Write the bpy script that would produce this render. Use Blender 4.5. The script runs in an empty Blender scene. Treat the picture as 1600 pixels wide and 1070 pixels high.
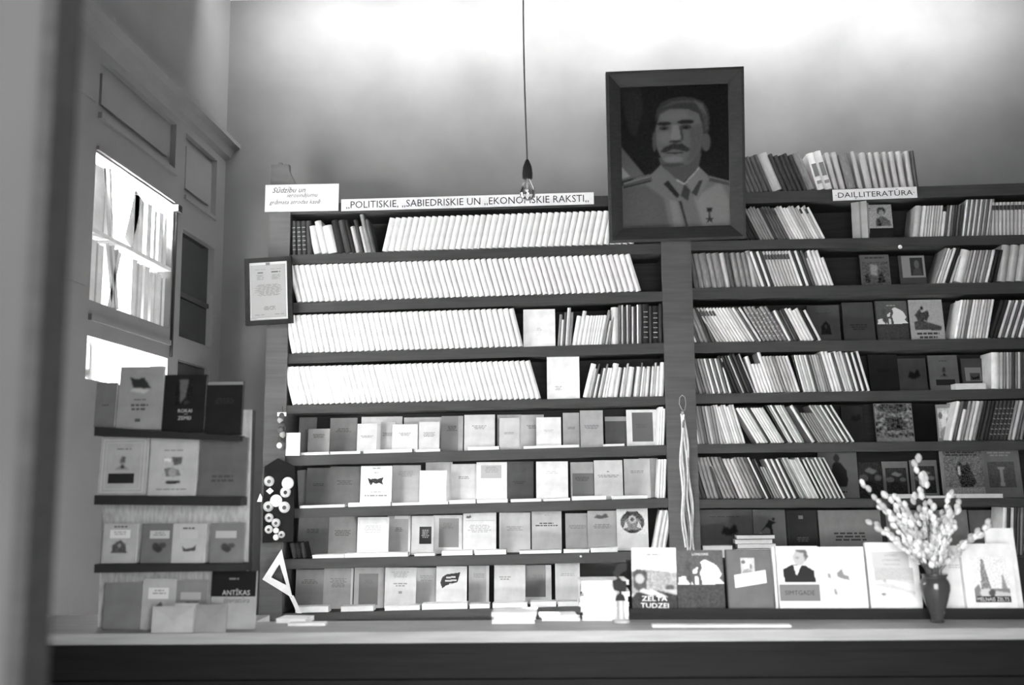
import bpy, math, random
import numpy as np
from mathutils import Vector

random.seed(7)
SC = bpy.context.scene
COL = SC.collection

# ------------------------------------------------------------------ camera
FPX = 1550.0
CAM = Vector((0.0, 0.0, 1.47))
_y, _p, _r = math.radians(3.0), math.radians(7.5), 0.008
FW = Vector((-math.sin(_y)*math.cos(_p), math.cos(_y)*math.cos(_p), math.sin(_p)))
R0 = Vector((math.cos(_y), math.sin(_y), 0))
U0 = R0.cross(FW)
RT = R0*math.cos(_r) - U0*math.sin(_r)
UP = U0*math.cos(_r) + R0*math.sin(_r)
cd = bpy.data.cameras.new('camera')
cam = bpy.data.objects.new('camera', cd)
COL.objects.link(cam)
from mathutils import Matrix
cam.matrix_world = Matrix(((RT.x, UP.x, -FW.x, CAM.x), (RT.y, UP.y, -FW.y, CAM.y), (RT.z, UP.z, -FW.z, CAM.z), (0, 0, 0, 1)))
cd.sensor_fit = 'HORIZONTAL'
cd.sensor_width = 36.0
cd.lens = FPX/1600*36.0
cd.clip_start = 0.05
cd.dof.use_dof = True
cd.dof.focus_distance = 5.1
cd.dof.aperture_fstop = 1.9
SC.camera = cam

# ------------------------------------------------------------------ world, light, exposure
W = bpy.data.worlds.new('world')
SC.world = W
W.use_nodes = True
bg = W.node_tree.nodes['Background']
bg.inputs[0].default_value = (1, 1, 1, 1)
bg.inputs[1].default_value = 5.6
SC.view_settings.view_transform = 'Standard'
SC.view_settings.look = 'None'
SC.view_settings.gamma = 1.0
SC.view_settings.use_curve_mapping = False
SC.view_settings.exposure = 1.35

XL = -1.969            # inner face of the left wall
YB = 5.55              # back wall
ZC = 4.30              # ceiling
XR = 3.4
YF = 5.25              # front of the bookcases


def area(name, loc, aim, sx, sy, power, spread=180):
    l = bpy.data.lights.new(name, 'AREA')
    l.shape = 'RECTANGLE'
    l.size, l.size_y = sx, sy
    l.energy = power
    l.spread = math.radians(spread)
    o = bpy.data.objects.new(name, l)
    COL.objects.link(o)
    o.location = loc
    d = Vector(aim) - Vector(loc)
    o.rotation_euler = d.to_track_quat('-Z', 'Y').to_euler()
    return o


# low sun from the street: it comes in only through the display window and falls on the aisle floor behind the counter
sl = bpy.data.lights.new('sun', 'SUN')
sl.energy = 1500.0
sl.angle = math.radians(0.6)
so = bpy.data.objects.new('sun', sl)
COL.objects.link(so)
so.rotation_euler = Vector((2.07, -0.5, -1.9)).to_track_quat('-Z', 'Y').to_euler()
# daylight from the street in the display window
area('display_window_daylight', (XL-0.75, 4.4, 2.1), (0.5, 4.7, 2.0), 0.8, 1.5, 60)
# unseen light added to brighten the top of the back wall (added fixtures are built below)
LAMP_Y, LAMP_Z = 5.02, 4.14
area('added_wall_wash', (0.45, LAMP_Y, LAMP_Z), (0.45, LAMP_Y+1, LAMP_Z-.25), 4.3, 0.05, 40)


# ------------------------------------------------------------------ pixel helpers
def ray(px, py):
    return FW + RT*((px-800)/FPX) + UP*((535-py)/FPX)


def P(px, py, Y):
    d = ray(px, py)
    return CAM + d*((Y-CAM.y)/d.y)


def PX(px, py, X):
    d = ray(px, py)
    return CAM + d*((X-CAM.x)/d.x)


def PZ(px, py, Z):
    d = ray(px, py)
    return CAM + d*((Z-CAM.z)/d.z)


# ------------------------------------------------------------------ materials
MATS = {}


def mat(tone, rough=0.6, kind='paper', spec=0.08):
    key = (round(tone, 3), rough, kind)
    if key in MATS:
        return MATS[key]
    m = bpy.data.materials.new('%s_grey_%03d' % (kind, int(tone*1000)))
    m.use_nodes = True
    nt = m.node_tree
    b = nt.nodes['Principled BSDF']
    b.inputs['Roughness'].default_value = rough
    b.inputs['Specular IOR Level'].default_value = spec if (tone > .1 or spec > .3) else min(spec, .03)
    tc = nt.nodes.new('ShaderNodeTexCoord')
    nz = nt.nodes.new('ShaderNodeTexNoise')
    mp = nt.nodes.new('ShaderNodeMapping')
    rp = nt.nodes.new('ShaderNodeValToRGB')
    nt.links.new(tc.outputs['Object'], mp.inputs[0])
    nt.links.new(mp.outputs[0], nz.inputs['Vector'])
    nt.links.new(nz.outputs['Fac'], rp.inputs[0])
    nt.links.new(rp.outputs[0], b.inputs['Base Color'])
    amp, sc, det = {'paper': (0.10, 18, 3), 'cloth': (0.22, 60, 4), 'wood': (0.16, 5, 6), 'paint': (0.06, 3, 4), 'plaster': (0.14, 2.2, 8),
                    'metal': (0.1, 9, 2), 'print': (0.05, 9, 2)}[kind]
    nz.inputs['Scale'].default_value = sc
    nz.inputs['Detail'].default_value = det
    if kind == 'wood':
        mp.inputs['Scale'].default_value = (0.8, 8, 14)
    if kind == 'cloth':
        mp.inputs['Scale'].default_value = (2, 2, 0.5)
    lo, hi = tone*(1-amp), min(tone*(1+amp), 0.95)
    e = rp.color_ramp.elements
    e[0].position, e[1].position = 0.3, 0.7
    e[0].color, e[1].color = (lo, lo, lo, 1), (hi, hi, hi, 1)
    if kind in ('plaster', 'wood'):
        bm = nt.nodes.new('ShaderNodeBump')
        bm.inputs['Strength'].default_value = 0.15 if kind == 'wood' else 0.12
        bm.inputs['Distance'].default_value = 0.004
        n2 = nt.nodes.new('ShaderNodeTexNoise')
        n2.inputs['Scale'].default_value = 30 if kind == 'plaster' else 12
        n2.inputs['Detail'].default_value = 6
        nt.links.new(mp.outputs[0], n2.inputs['Vector'])
        nt.links.new(n2.outputs['Fac'], bm.inputs['Height'])
        nt.links.new(bm.outputs[0], b.inputs['Normal'])
    MATS[key] = m
    return m


def print_mat():
    if 'print' in MATS:
        return MATS['print']
    m = bpy.data.materials.new('printed_ink')
    m.use_nodes = True
    nt = m.node_tree
    b = nt.nodes['Principled BSDF']
    b.inputs['Roughness'].default_value = 0.65
    b.inputs['Specular IOR Level'].default_value = 0.06
    a = nt.nodes.new('ShaderNodeVertexColor')
    a.layer_name = 'Col'
    nt.links.new(a.outputs[0], b.inputs['Base Color'])
    MATS['print'] = m
    return m


def glass_mat(name, tint=1.0, gloss=0.08):
    if name in MATS:
        return MATS[name]
    m = bpy.data.materials.new(name)
    m.use_nodes = True
    nt = m.node_tree
    nt.nodes.remove(nt.nodes['Principled BSDF'])
    out = nt.nodes['Material Output']
    t = nt.nodes.new('ShaderNodeBsdfTransparent')
    t.inputs[0].default_value = (tint, tint, tint, 1)
    g = nt.nodes.new('ShaderNodeBsdfGlossy')
    g.inputs['Roughness'].default_value = 0.05
    fr = nt.nodes.new('ShaderNodeFresnel')
    fr.inputs[0].default_value = 1.45
    mul = nt.nodes.new('ShaderNodeMath')
    mul.operation = 'MULTIPLY_ADD'
    mul.inputs[1].default_value = 1.0
    mul.inputs[2].default_value = gloss
    mx = nt.nodes.new('ShaderNodeMixShader')
    nt.links.new(fr.outputs[0], mul.inputs[0])
    nt.links.new(mul.outputs[0], mx.inputs[0])
    nt.links.new(t.outputs[0], mx.inputs[1])
    nt.links.new(g.outputs[0], mx.inputs[2])
    nt.links.new(mx.outputs[0], out.inputs[0])
    MATS[name] = m
    return m


# ------------------------------------------------------------------ mesh helpers
class MB:
    def __init__(self):
        self.v, self.f, self.m = [], [], []

    def face(self, pts, mi=0):
        n = len(self.v)
        self.v += [tuple(p) for p in pts]
        self.f.append(tuple(range(n, n+len(pts))))
        self.m.append(mi)

    def hexa(self, c, mi=0):
        """c: 8 corners, bottom ring then top ring, counter-clockwise seen from above"""
        n = len(self.v)
        self.v += [tuple(p) for p in c]
        for q in ((3, 2, 1, 0), (4, 5, 6, 7), (0, 1, 5, 4), (1, 2, 6, 5), (2, 3, 7, 6), (3, 0, 4, 7)):
            self.f.append(tuple(n+i for i in q))
            self.m.append(mi)
        return self

    def box(self, x0, x1, y0, y1, z0, z1, mi=0):
        return self.hexa([(x0, y0, z0), (x1, y0, z0), (x1, y1, z0), (x0, y1, z0),
                          (x0, y0, z1), (x1, y0, z1), (x1, y1, z1), (x0, y1, z1)], mi)

    def prism(self, poly, y0, y1, mi=0):
        """poly: (x, z) counter-clockwise seen from -Y, extruded along Y"""
        n, k = len(self.v), len(poly)
        self.v += [(x, y0, z) for x, z in poly] + [(x, y1, z) for x, z in poly]
        self.f.append(tuple(range(n, n+k)))
        self.f.append(tuple(range(n+2*k-1, n+k-1, -1)))
        self.m += [mi, mi]
        for i in range(k):
            j = (i+1) % k
            self.f.append((n+j, n+i, n+k+i, n+k+j))
            self.m.append(mi)
        return self

    def tube(self, pts, rad, n=8, mi=0):
        pts = [Vector(p) for p in pts]
        base = len(self.v)
        rads = rad if isinstance(rad, (list, tuple)) else [rad]*len(pts)
        for i, p in enumerate(pts):
            d = (pts[min(i+1, len(pts)-1)] - pts[max(i-1, 0)]).normalized()
            a = d.cross(Vector((0, 1, 0)))
            if a.length < 1e-3:
                a = d.cross(Vector((1, 0, 0)))
            a.normalize()
            b = d.cross(a)
            for k in range(n):
                t = 2*math.pi*k/n
                self.v.append(tuple(p + (a*math.cos(t)+b*math.sin(t))*rads[i]))
        for i in range(len(pts)-1):
            for k in range(n):
                q = (k+1) % n
                self.f.append((base+i*n+k, base+i*n+q, base+(i+1)*n+q, base+(i+1)*n+k))
                self.m.append(mi)
        self.f.append(tuple(base+k for k in range(n-1, -1, -1)))
        self.f.append(tuple(base+(len(pts)-1)*n+k for k in range(n)))
        self.m += [mi, mi]
        return self

    def lathe(self, prof, n=24, c=(0, 0, 0), mi=0, axis='z'):
        base = len(self.v)
        for r, z in prof:
            for k in range(n):
                t = 2*math.pi*k/n
                if axis == 'z':
                    self.v.append((c[0]+r*math.cos(t), c[1]+r*math.sin(t), c[2]+z))
                else:            # towards -Y
                    self.v.append((c[0]+r*math.cos(t), c[1]-z, c[2]+r*math.sin(t)))
        for i in range(len(prof)-1):
            for k in range(n):
                q = (k+1) % n
                self.f.append((base+i*n+k, base+i*n+q, base+(i+1)*n+q, base+(i+1)*n+k))
                self.m.append(mi)
        self.f.append(tuple(base+k for k in range(n-1, -1, -1)))
        self.f.append(tuple(base+(len(prof)-1)*n+k for k in range(n)))
        self.m += [mi, mi]
        return self

    def mesh(self, name, mats, smooth=False):
        me = bpy.data.meshes.new(name)
        me.from_pydata(self.v, [], self.f)
        for m in (mats if isinstance(mats, (list, tuple)) else [mats]):
            me.materials.append(m)
        me.polygons.foreach_set('material_index', self.m)
        if smooth:
            me.polygons.foreach_set('use_smooth', [True]*len(self.f))
            try:
                me.set_sharp_from_angle(angle=math.radians(40))
            except Exception:
                pass
        me.update()
        return me

    def build(self, name, mats, parent=None, smooth=False, loc=None, rot=None):
        return link(name, self.mesh(name, mats, smooth), parent, loc, rot)


def link(name, data, parent=None, loc=None, rot=None):
    o = bpy.data.objects.new(name, data)
    COL.objects.link(o)
    if parent is not None:
        o.parent = parent
    if loc is not None:
        o.location = loc
    if rot is not None:
        o.rotation_euler = rot
    return o


def tag(o, label, cat, group=None, kind=None):
    o['label'] = label
    o['category'] = cat
    if group:
        o['group'] = group
    if kind:
        o['kind'] = kind
    return o


def thing(name, label, cat, loc=(0, 0, 0), rot=(0, 0, 0), group=None, kind=None):
    o = link(name, None, None, loc, rot)
    o.empty_display_size = 0.05
    return tag(o, label, cat, group, kind)


# ------------------------------------------------------------------ lettering and printed pictures
TXT = {}


def text_polys(s, shear=0.0):
    key = (s, shear)
    if key in TXT:
        return TXT[key]
    cu = bpy.data.curves.new('lettering', 'FONT')
    cu.body = s
    cu.size = 1.0
    cu.shear = shear
    cu.resolution_u = 2
    ob = bpy.data.objects.new('lettering', cu)
    COL.objects.link(ob)
    dg = bpy.context.evaluated_depsgraph_get()
    me = bpy.data.meshes.new_from_object(ob.evaluated_get(dg))
    v = [(a.co.x, a.co.y) for a in me.vertices]
    f = [tuple(p.vertices) for p in me.polygons]
    bpy.data.objects.remove(ob)
    bpy.data.curves.remove(cu)
    bpy.data.meshes.remove(me)
    TXT[key] = (v, f)
    return TXT[key]


class Print:
    """flat print on a face in the local XZ plane (facing -Y); w x h in metres, origin lower left"""
    def __init__(self, w, h, y=0.0):
        self.w, self.h, self.y = w, h, y
        self.v, self.f, self.c = [], [], []
        self.lv = 0

    def layer(self):
        self.lv += 1
        return self.y - 0.0004 - 0.00025*self.lv

    def poly(self, pts, t, y=None):
        y = self.layer() if y is None else y
        n = len(self.v)
        self.v += [(a*self.w, y, b*self.h) for a, b in pts]
        self.f.append(tuple(range(n, n+len(pts))))
        self.c.append(t)

    def rect(self, a, b, c, d, t, y=None):
        self.poly([(a, b), (c, b), (c, d), (a, d)], t, y)

    def border(self, mg, th, t):
        y = self.layer()
        k = self.w/self.h
        mv, tv = mg*k, th*k
        self.rect(mg, mv, 1-mg, mv+tv, t, y)
        self.rect(mg, 1-mv-tv, 1-mg, 1-mv, t, y)
        self.rect(mg, mv+tv, mg+th, 1-mv-tv, t, y)
        self.rect(1-mg-th, mv+tv, 1-mg, 1-mv-tv, t, y)

    def lines(self, v, n, width, lh, t, uc=0.5):
        """illegible lines of small type"""
        y = self.layer()
        rnd = random.Random(int(v*1000)+n*7+int(width*100))
        for i in range(n):
            wd = width*rnd.uniform(0.6, 1.0)
            u = uc-wd/2
            vv = v-i*lh*1.8
            while u < uc+wd/2-0.02:
                ww = min(rnd.uniform(0.05, 0.16), uc+wd/2-u)
                self.rect(u, vv-lh, u+ww, vv, t, y)
                u += ww+0.025

    def text(self, s, uc, vc, vh, t, maxw=0.9, shear=0.0, left=None):
        vs, fs = text_polys(s, shear)
        if not vs:
            return
        x0, x1 = min(a for a, b in vs), max(a for a, b in vs)
        z0, z1 = min(b for a, b in vs), max(b for a, b in vs)
        sz = vh*self.h/(z1-z0)
        sx = min(sz, maxw*self.w/(x1-x0)) if maxw > 0 else -maxw*self.w/(x1-x0)
        y = self.layer()
        n = len(self.v)
        ox = uc*self.w-(x1+x0)/2*sx if left is None else left*self.w-x0*sx
        self.v += [(ox+a*sx, y, vc*self.h+(b-(z0+z1)/2)*sz) for a, b in vs]
        for q in fs:
            self.f.append(tuple(n+i for i in q))
            self.c.append(t)

    def grid(self, arr, a=0, b=0, c=1, d=1):
        y = self.layer()
        nv, nu = arr.shape
        n = len(self.v)
        for j in range(nv+1):
            for i in range(nu+1):
                self.v.append(((a+(c-a)*i/nu)*self.w, y, (b+(d-b)*j/nv)*self.h))
        for j in range(nv):
            for i in range(nu):
                k = n+j*(nu+1)+i
                self.f.append((k, k+1, k+nu+2, k+nu+1))
                self.c.append(float(arr[j, i]))

    def build(self, name, parent, loc=None, rot=None):
        me = bpy.data.meshes.new(name)
        me.from_pydata(self.v, [], self.f)
        at = me.color_attributes.new('Col', 'FLOAT_COLOR', 'CORNER')
        cs = []
        for q, t in zip(self.f, self.c):
            t = ink(t)
            cs += [t, t, t, 1.0]*len(q)
        at.data.foreach_set('color', cs)
        me.materials.append(print_mat())
        me.update()
        return link(name, me, parent, loc, rot)


def ink(t):
    return .85*(t/.85)**1.3


def blur(a, k):
    for _ in range(k):
        p = np.pad(a, 1, mode='edge')
        a = (p[1:-1, 1:-1]*2+p[:-2, 1:-1]+p[2:, 1:-1]+p[1:-1, :-2]+p[1:-1, 2:])/6
    return a


def paint(nu, nv, ops, xf=lambda x, y: (x, y)):
    """v up. ops: ('f',t) ('e',cx,cy,rx,ry,t,soft) ('p',pts,t,soft) ('n',amp,k,seed)"""
    u = (np.arange(nu)+0.5)/nu
    v = (np.arange(nv)+0.5)/nv
    U, V = np.meshgrid(u, v)
    A = np.zeros((nv, nu))
    for o in ops:
        if o[0] == 'f':
            A[:] = o[1]
            continue
        if o[0] == 'n':
            r = np.random.RandomState(o[3]).rand(nv, nu)-0.5
            A = np.clip(A+blur(r, o[2])*o[1], 0.005, 0.9)
            continue
        if o[0] == 'e':
            cx, cy = xf(o[1], o[2])
            ex, ey = xf(o[1]+o[3], o[2]+o[4])
            M = ((((U-cx)/(ex-cx))**2+((V-cy)/(ey-cy))**2) < 1).astype(float)
            t, s = o[5], o[6]
        else:
            pts = [xf(*q) for q in o[1]]
            M = np.zeros((nv, nu), bool)
            for i in range(len(pts)):
                (xa, ya), (xb, yb) = pts[i], pts[i-1]
                if ya == yb:
                    continue
                c = ((ya > V) != (yb > V)) & (U < (xb-xa)*(V-ya)/(yb-ya)+xa)
                M ^= c
            M = M.astype(float)
            t, s = o[2], o[3]
        if s:
            M = blur(M, s)
        A = A*(1-M)+t*M
    return A


PIC = {
    'map': (30, 16, [('f', .72), ('p', [(.02, .9), (.2, .75), (.45, .85), (.6, .75), (.75, .85), (.98, .95), (.9, .5), (.97, .1), (.7, .35), (.55, .2), (.35, .35), (.2, .05), (.1, .4)], .07, 0), ('n', .1, 0, 3)]),
    'flag': (26, 18, [('f', .34), ('p', [(.05, .95), (.35, .8), (.65, .92), (.95, .35), (.7, .3), (.25, .35)], .06, 1), ('p', [(.1, .2), (.3, .35), (.9, .25), (.7, .05)], .5, 2)]),
    'emblem': (40, 40, [('f', .8), ('e', .5, .5, .48, .45, .12, 1), ('e', .5, .42, .36, .28, .25, 1), ('p', [(.15, .75), (.3, .97), (.5, .9), (.7, .97), (.85, .75), (.6, .62), (.4, .62)], .07, 0),
                        ('e', .5, .62, .16, .17, .45, 1), ('e', .5, .62, .07, .09, .12, 1), ('p', [(.1, .2), (.25, .55), (.32, .3)], .6, 0), ('p', [(.9, .2), (.75, .55), (.68, .3)], .6, 0), ('e', .5, .12, .2, .07, .05, 1), ('n', .2, 0, 5)]),
    'banner': (40, 30, [('f', .8), ('p', [(.02, .35), (.1, .7), (.3, .88), (.98, 1), (.85, .4), (.3, .2), (.12, .02)], .07, 0), ('p', [(.3, .72), (.75, .78), (.75, .68), (.3, .62)], .65, 0), ('p', [(.25, .52), (.8, .58), (.8, .47), (.25, .42)], .65, 0), ('p', [(.45, .33), (.6, .35), (.6, .28), (.45, .26)], .6, 0)]),
    'valley': (52, 66, [('f', .72), ('p', [(0, .68), (.3, .74), (1, .66), (1, 1), (0, 1)], .72, 2), ('p', [(0, .7), (.2, .76), (.55, .72), (1, .7), (1, .55), (0, .55)], .85, 1),
                        ('p', [(0, .62), (.3, .66), (1, .6), (1, .25), (0, .25)], .42, 1), ('n', .3, 1, 8), ('p', [(.02, .6), (.12, .66), (.35, .62), (.32, .3), (.2, .28), (.05, .35)], .14, 1), ('e', .18, .5, .1, .08, .5, 1),
                        ('e', .85, .36, .1, .05, .16, 1), ('p', [(.1, .28), (.5, .33), (1, .25), (1, 0), (0, 0), (0, .2)], .09, 1), ('p', [(.15, .3), (.45, .22), (.55, .28), (.25, .35)], .6, 1), ('p', [(.45, .34), (.8, .22), (.62, .2), (.35, .32)], .62, 1), ('p', [(.65, .33), (1, .25), (1, .33)], .55, 1), ('n', .08, 1, 2)]),
    'camp': (52, 66, [('f', .16), ('p', [(.02, .46), (.06, .58), (.18, .55), (.26, .44), (.3, .5), (.38, .4), (.95, .42), (1, .5), (1, .36), (0, .36)], .12, 0), ('p', [(.52, .8), (.62, .84), (.86, .74), (.96, .6), (.9, .52), (1, .44), (.55, .42), (.5, .62), (.55, .7)], .85, 0),
                      ('p', [(.02, .42), (.05, .55), (.2, .56), (.28, .42)], .85, 0), ('p', [(.34, .66), (.46, .72), (.44, .62), (.36, .6)], .8, 0), ('p', [(.38, .42), (.39, .56), (.47, .55), (.46, .42)], .8, 0), ('p', [(.28, .42), (.32, .48), (.35, .42)], .8, 0),
                      ('p', [(.2, .5), (.3, .42), (.32, .78), (.24, .85), (.18, .7)], .13, 1), ('p', [(0, .4), (1, .43), (1, 0), (0, 0)], .11, 0), ('n', .07, 1, 4)]),
    'oval': (22, 28, [('f', .55), ('e', .5, .6, .3, .33, .75, 1), ('p', [(.1, .2), (.5, .4), (.9, .15), (.9, 0), (.1, 0)], .35, 1), ('e', .2, .75, .15, .12, .2, 1), ('e', .72, .5, .08, .2, .25, 1), ('n', .25, 1, 4)]),
    'man': (40, 44, [('f', .72), ('e', .55, .72, .17, .22, .5, 1), ('p', [(.45, .95), (.75, .96), (.8, .75), (.7, .6), (.68, .85), (.48, .9)], .2, 1), ('p', [(.1, .4), (.35, .52), (.7, .5), (.92, .35), (.95, .03), (.12, .03)], .06, 0), ('p', [(.38, .5), (.6, .5), (.45, .2)], .75, 0), ('e', .5, .72, .05, .03, .35, 1)]),
    'sketch': (34, 36, [('f', .82), ('p', [(.1, .8), (.2, .78), (.2, .6), (.1, .65)], .35, 1), ('p', [(.4, .8), (.6, .95), (.65, .75), (.8, .72), (.85, .55), (.6, .6), (.4, .68)], .3, 1), ('p', [(.25, .3), (.35, .28), (.4, .05), (.28, .1)], .35, 1), ('p', [(.5, .5), (.55, .2), (.5, .15)], .6, 1), ('p', [(.75, .45), (.85, .2), (.8, .15), (.7, .4)], .62, 1), ('p', [(.2, .65), (.3, .4), (.25, .35)], .62, 1)]),
    'river': (36, 44, [('f', .62), ('p', [(0, .6), (1, .6), (1, 1), (0, 1)], .55, 1), ('p', [(0, .45), (.3, .5), (1, .2), (1, .45), (.4, .6), (0, .55)], .72, 2), ('p', [(0, 0), (0, .4), (.6, .25), (1, .1), (1, 0)], .76, 2), ('e', .2, .12, .06, .05, .3, 1), ('p', [(.2, .52), (.25, .65), (.3, .52)], .45, 1), ('n', .12, 1, 7)]),
    'derrick': (48, 60, [('f', .78), ('p', [(.2, .25), (.24, .7), (.28, .95), (.34, .95), (.4, .65), (.5, .25)], .33, 0), ('n', .28, 0, 11), ('p', [(.78, .25), (.83, .65), (.95, .28)], .35, 1), ('p', [(0, .3), (.15, .4), (.2, .25), (.5, .3), (1, .3), (1, 0), (0, 0)], .3, 1), ('e', .35, .2, .2, .1, .65, 1), ('e', .5, .2, .1, .08, .15, 1), ('p', [(.6, .25), (1, .2), (1, .12), (.55, .12)], .6, 1), ('p', [(.05, .13), (1, .13), (1, 0), (.02, 0)], .06, 0)]),
    'horseman': (44, 54, [('f', .5), ('p', [(.1, .45), (.3, .5), (.95, .32), (.9, .22), (.1, .25)], .13, 1), ('p', [(.12, .62), (.3, .8), (.35, .68), (.55, .75), (.58, .6), (.48, .45), (.42, .5), (.35, .38), (.28, .5), (.22, .4), (.18, .55)], .1, 1), ('e', .36, .8, .05, .05, .06, 1), ('n', .14, 1, 3)]),
    'riders': (46, 52, [('f', .2), ('n', .15, 2, 6), ('p', [(0, .88), (1, .9), (1, 1), (0, 1)], .16, 1), ('p', [(.3, .6), (.4, .75), (.5, .65), (.62, .72), (.8, .3), (.7, .2), (.4, .2), (.35, .4)], .05, 1), ('e', .38, .55, .04, .1, .5, 1), ('p', [(0, .2), (1, .2), (1, 0), (0, 0)], .3, 2), ('n', .12, 0, 9)]),
    'coat': (30, 40, [('f', .2), ('p', [(.1, .1), (.02, .45), (.15, .68), (.35, .78), (.6, .7), (.85, .5), (.9, .2), (.8, .02), (.2, .02)], .035, 1), ('e', .36, .85, .16, .12, .05, 1)]),
    'skier': (30, 34, [('f', .2), ('p', [(.1, .35), (.45, .7), (.55, .85), (.75, .8), (.95, .75), (.7, .65), (.75, .1), (.65, .1), (.58, .5), (.4, .55)], .045, 1), ('e', .8, .88, .07, .07, .06, 1), ('p', [(.02, .3), (.12, .35), (.45, .02), (.3, .02)], .3, 1)]),
    'crowd': (38, 40, [('f', .2), ('n', .7, 2, 12), ('e', .5, .9, .4, .15, .08, 2), ('p', [(.25, .65), (.75, .65), (.7, .3), (.3, .3)], .08, 2), ('n', .25, 1, 5), ('p', [(0, 0), (1, 0), (1, .1), (0, .1)], .3, 1), ('n', .1, 1, 15)]),
    'woman': (36, 32, [('f', .58), ('e', .6, .72, .17, .17, .12, 1), ('e', .61, .64, .1, .13, .48, 1), ('p', [(.36, .1), (.38, .4), (.55, .5), (.7, .48), (.9, .3), (.95, .08)], .25, 1), ('p', [(.4, .35), (.5, .4), (.6, .12), (.42, .08)], .08, 1), ('n', .2, 0, 10)]),
    'figures': (32, 38, [('f', .2), ('p', [(.3, .9), (.6, .85), (.55, .4), (.3, .45)], .45, 3), ('p', [(.1, .4), (.2, .5), (.3, .1), (.1, .1)], .08, 1), ('p', [(.6, .45), (.75, .55), (.85, .1), (.55, .1)], .07, 1), ('n', .2, 1, 13)]),
    'saint': (28, 32, [('f', .09), ('e', .52, .62, .2, .24, .22, 2), ('p', [(.15, .02), (.25, .35), (.75, .4), (.92, .02)], .14, 2), ('n', .05, 1, 14)]),
    'bust': (24, 26, [('f', .42), ('e', .5, .66, .17, .24, .3, 1), ('p', [(.42, .55), (.62, .6), (.66, .9), (.45, .95)], .16, 1), ('p', [(.1, .1), (.35, .35), (.65, .35), (.92, .1)], .3, 2), ('e', .52, .3, .1, .12, .1, 1)]),
    'gift': (28, 34, [('f', .42), ('p', [(.42, .98), (.95, .98), (.9, .7), (.55, .68)], .14, 1), ('p', [(.1, .55), (.4, .6), (.8, .5), (.9, .3), (.2, .25)], .2, 1), ('e', .5, .4, .2, .15, .32, 1), ('p', [(.15, .1), (.9, .12), (.9, .02), (.25, 0)], .08, 1), ('p', [(.05, .9), (.4, .92), (.4, .8), (.1, .82)], .6, 1), ('n', .12, 1, 16)]),
    'tower': (26, 34, [('f', .03), ('p', [(.2, .98), (.75, .98), (.6, .3), (.3, .05)], .16, 2), ('p', [(.55, .2), (.9, .15), (.8, .02), (.5, .02)], .06, 1), ('n', .05, 1, 17)]),
    'cottage': (24, 20, [('f', .36), ('p', [(.1, .1), (.12, .6), (.3, .8), (.55, .95), (.8, .7), (.92, .1)], .1, 1), ('e', .5, .6, .1, .15, .25, 1), ('n', .1, 1, 18)]),
    'plant': (24, 20, [('f', .3), ('e', .35, .5, .2, .3, .12, 2), ('e', .7, .6, .2, .22, .15, 2), ('e', .5, .3, .2, .25, .1, 2)]),
    'hull': (24, 20, [('f', .4), ('p', [(.1, .7), (.3, .4), (.7, .5), (.9, .8), (.85, .2), (.2, .15)], .1, 1)]),
    'dove': (20, 26, [('f', .42), ('p', [(.2, .1), (.3, .6), (.7, .9), (.8, .6), (.5, .2)], .16, 1)]),
    'spot': (16, 10, [('f', .6), ('p', [(.05, .2), (.2, .8), (.5, .6), (.8, .95), (.95, .3), (.5, .1)], .12, 1)]),
    'dusk': (36, 44, [('f', .06), ('p', [(.25, .75), (.45, .85), (.8, .75), (.6, .65)], .25, 2), ('e', .2, .55, .2, .1, .18, 2), ('e', .8, .55, .15, .08, .2, 2), ('p', [(0, 0), (0, .3), (.4, .5), (1, .3), (1, 0)], .045, 2), ('n', .06, 1, 21)]),
    'rhythm': (34, 40, [('f', .13), ('n', .1, 1, 22), ('p', [(.35, .8), (.65, .8), (.6, .7), (.56, .7), (.55, .35), (.6, .05), (.4, .05), (.45, .35), (.44, .7), (.4, .7)], .35, 1)]),
}


BLEND = {'spot', 'cottage', 'bust', 'hull', 'plant', 'dove', 'gift', 'flag', 'coat', 'skier', 'sketch', 'map', 'banner', 'emblem'}


def apply(pr, feats, base=None):
    for q in feats:
        k = q[0]
        if k == 'L':
            pr.lines(*q[1:])
        elif k == 'R':
            pr.rect(*q[1:])
        elif k == 'B':
            pr.border(*q[1:])
        elif k == 'T':
            pr.text(*q[1:])
        elif k == 'P':
            nu, nv, ops = PIC[q[1]]
            if base and q[1] in BLEND:      # vignette printed straight on the cover paper
                k_ = base/ops[0][1]
                kk = max(min(k_, 1.3), .25)
                ops = [('f', base)]+[(o[:5]+(min(o[5]*kk, .85), o[6]) if o[0] == 'e' else ((o[0], o[1], min(o[2]*kk, .85), o[3]) if o[0] == 'p' else (o[0], o[1]*kk, o[2], o[3]))) for o in ops[1:]]
            pr.grid(paint(nu, nv, ops), *q[2:])


# ================================================================== THE SETTING
M_WALL = mat(0.125, 0.9, 'plaster')
M_CEIL = mat(0.82, 0.9, 'plaster')
M_WOOD = mat(0.039, 0.55, 'wood')
M_PANEL = mat(0.145, 0.5, 'paint')
M_DARKWOOD = mat(0.025, 0.5, 'wood')
M_FLOOR = mat(0.5, 0.7, 'wood')


def struct(name, mb, m, label, cat):
    o = mb.build(name, m)
    return tag(o, label, cat, kind='structure')


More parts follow.
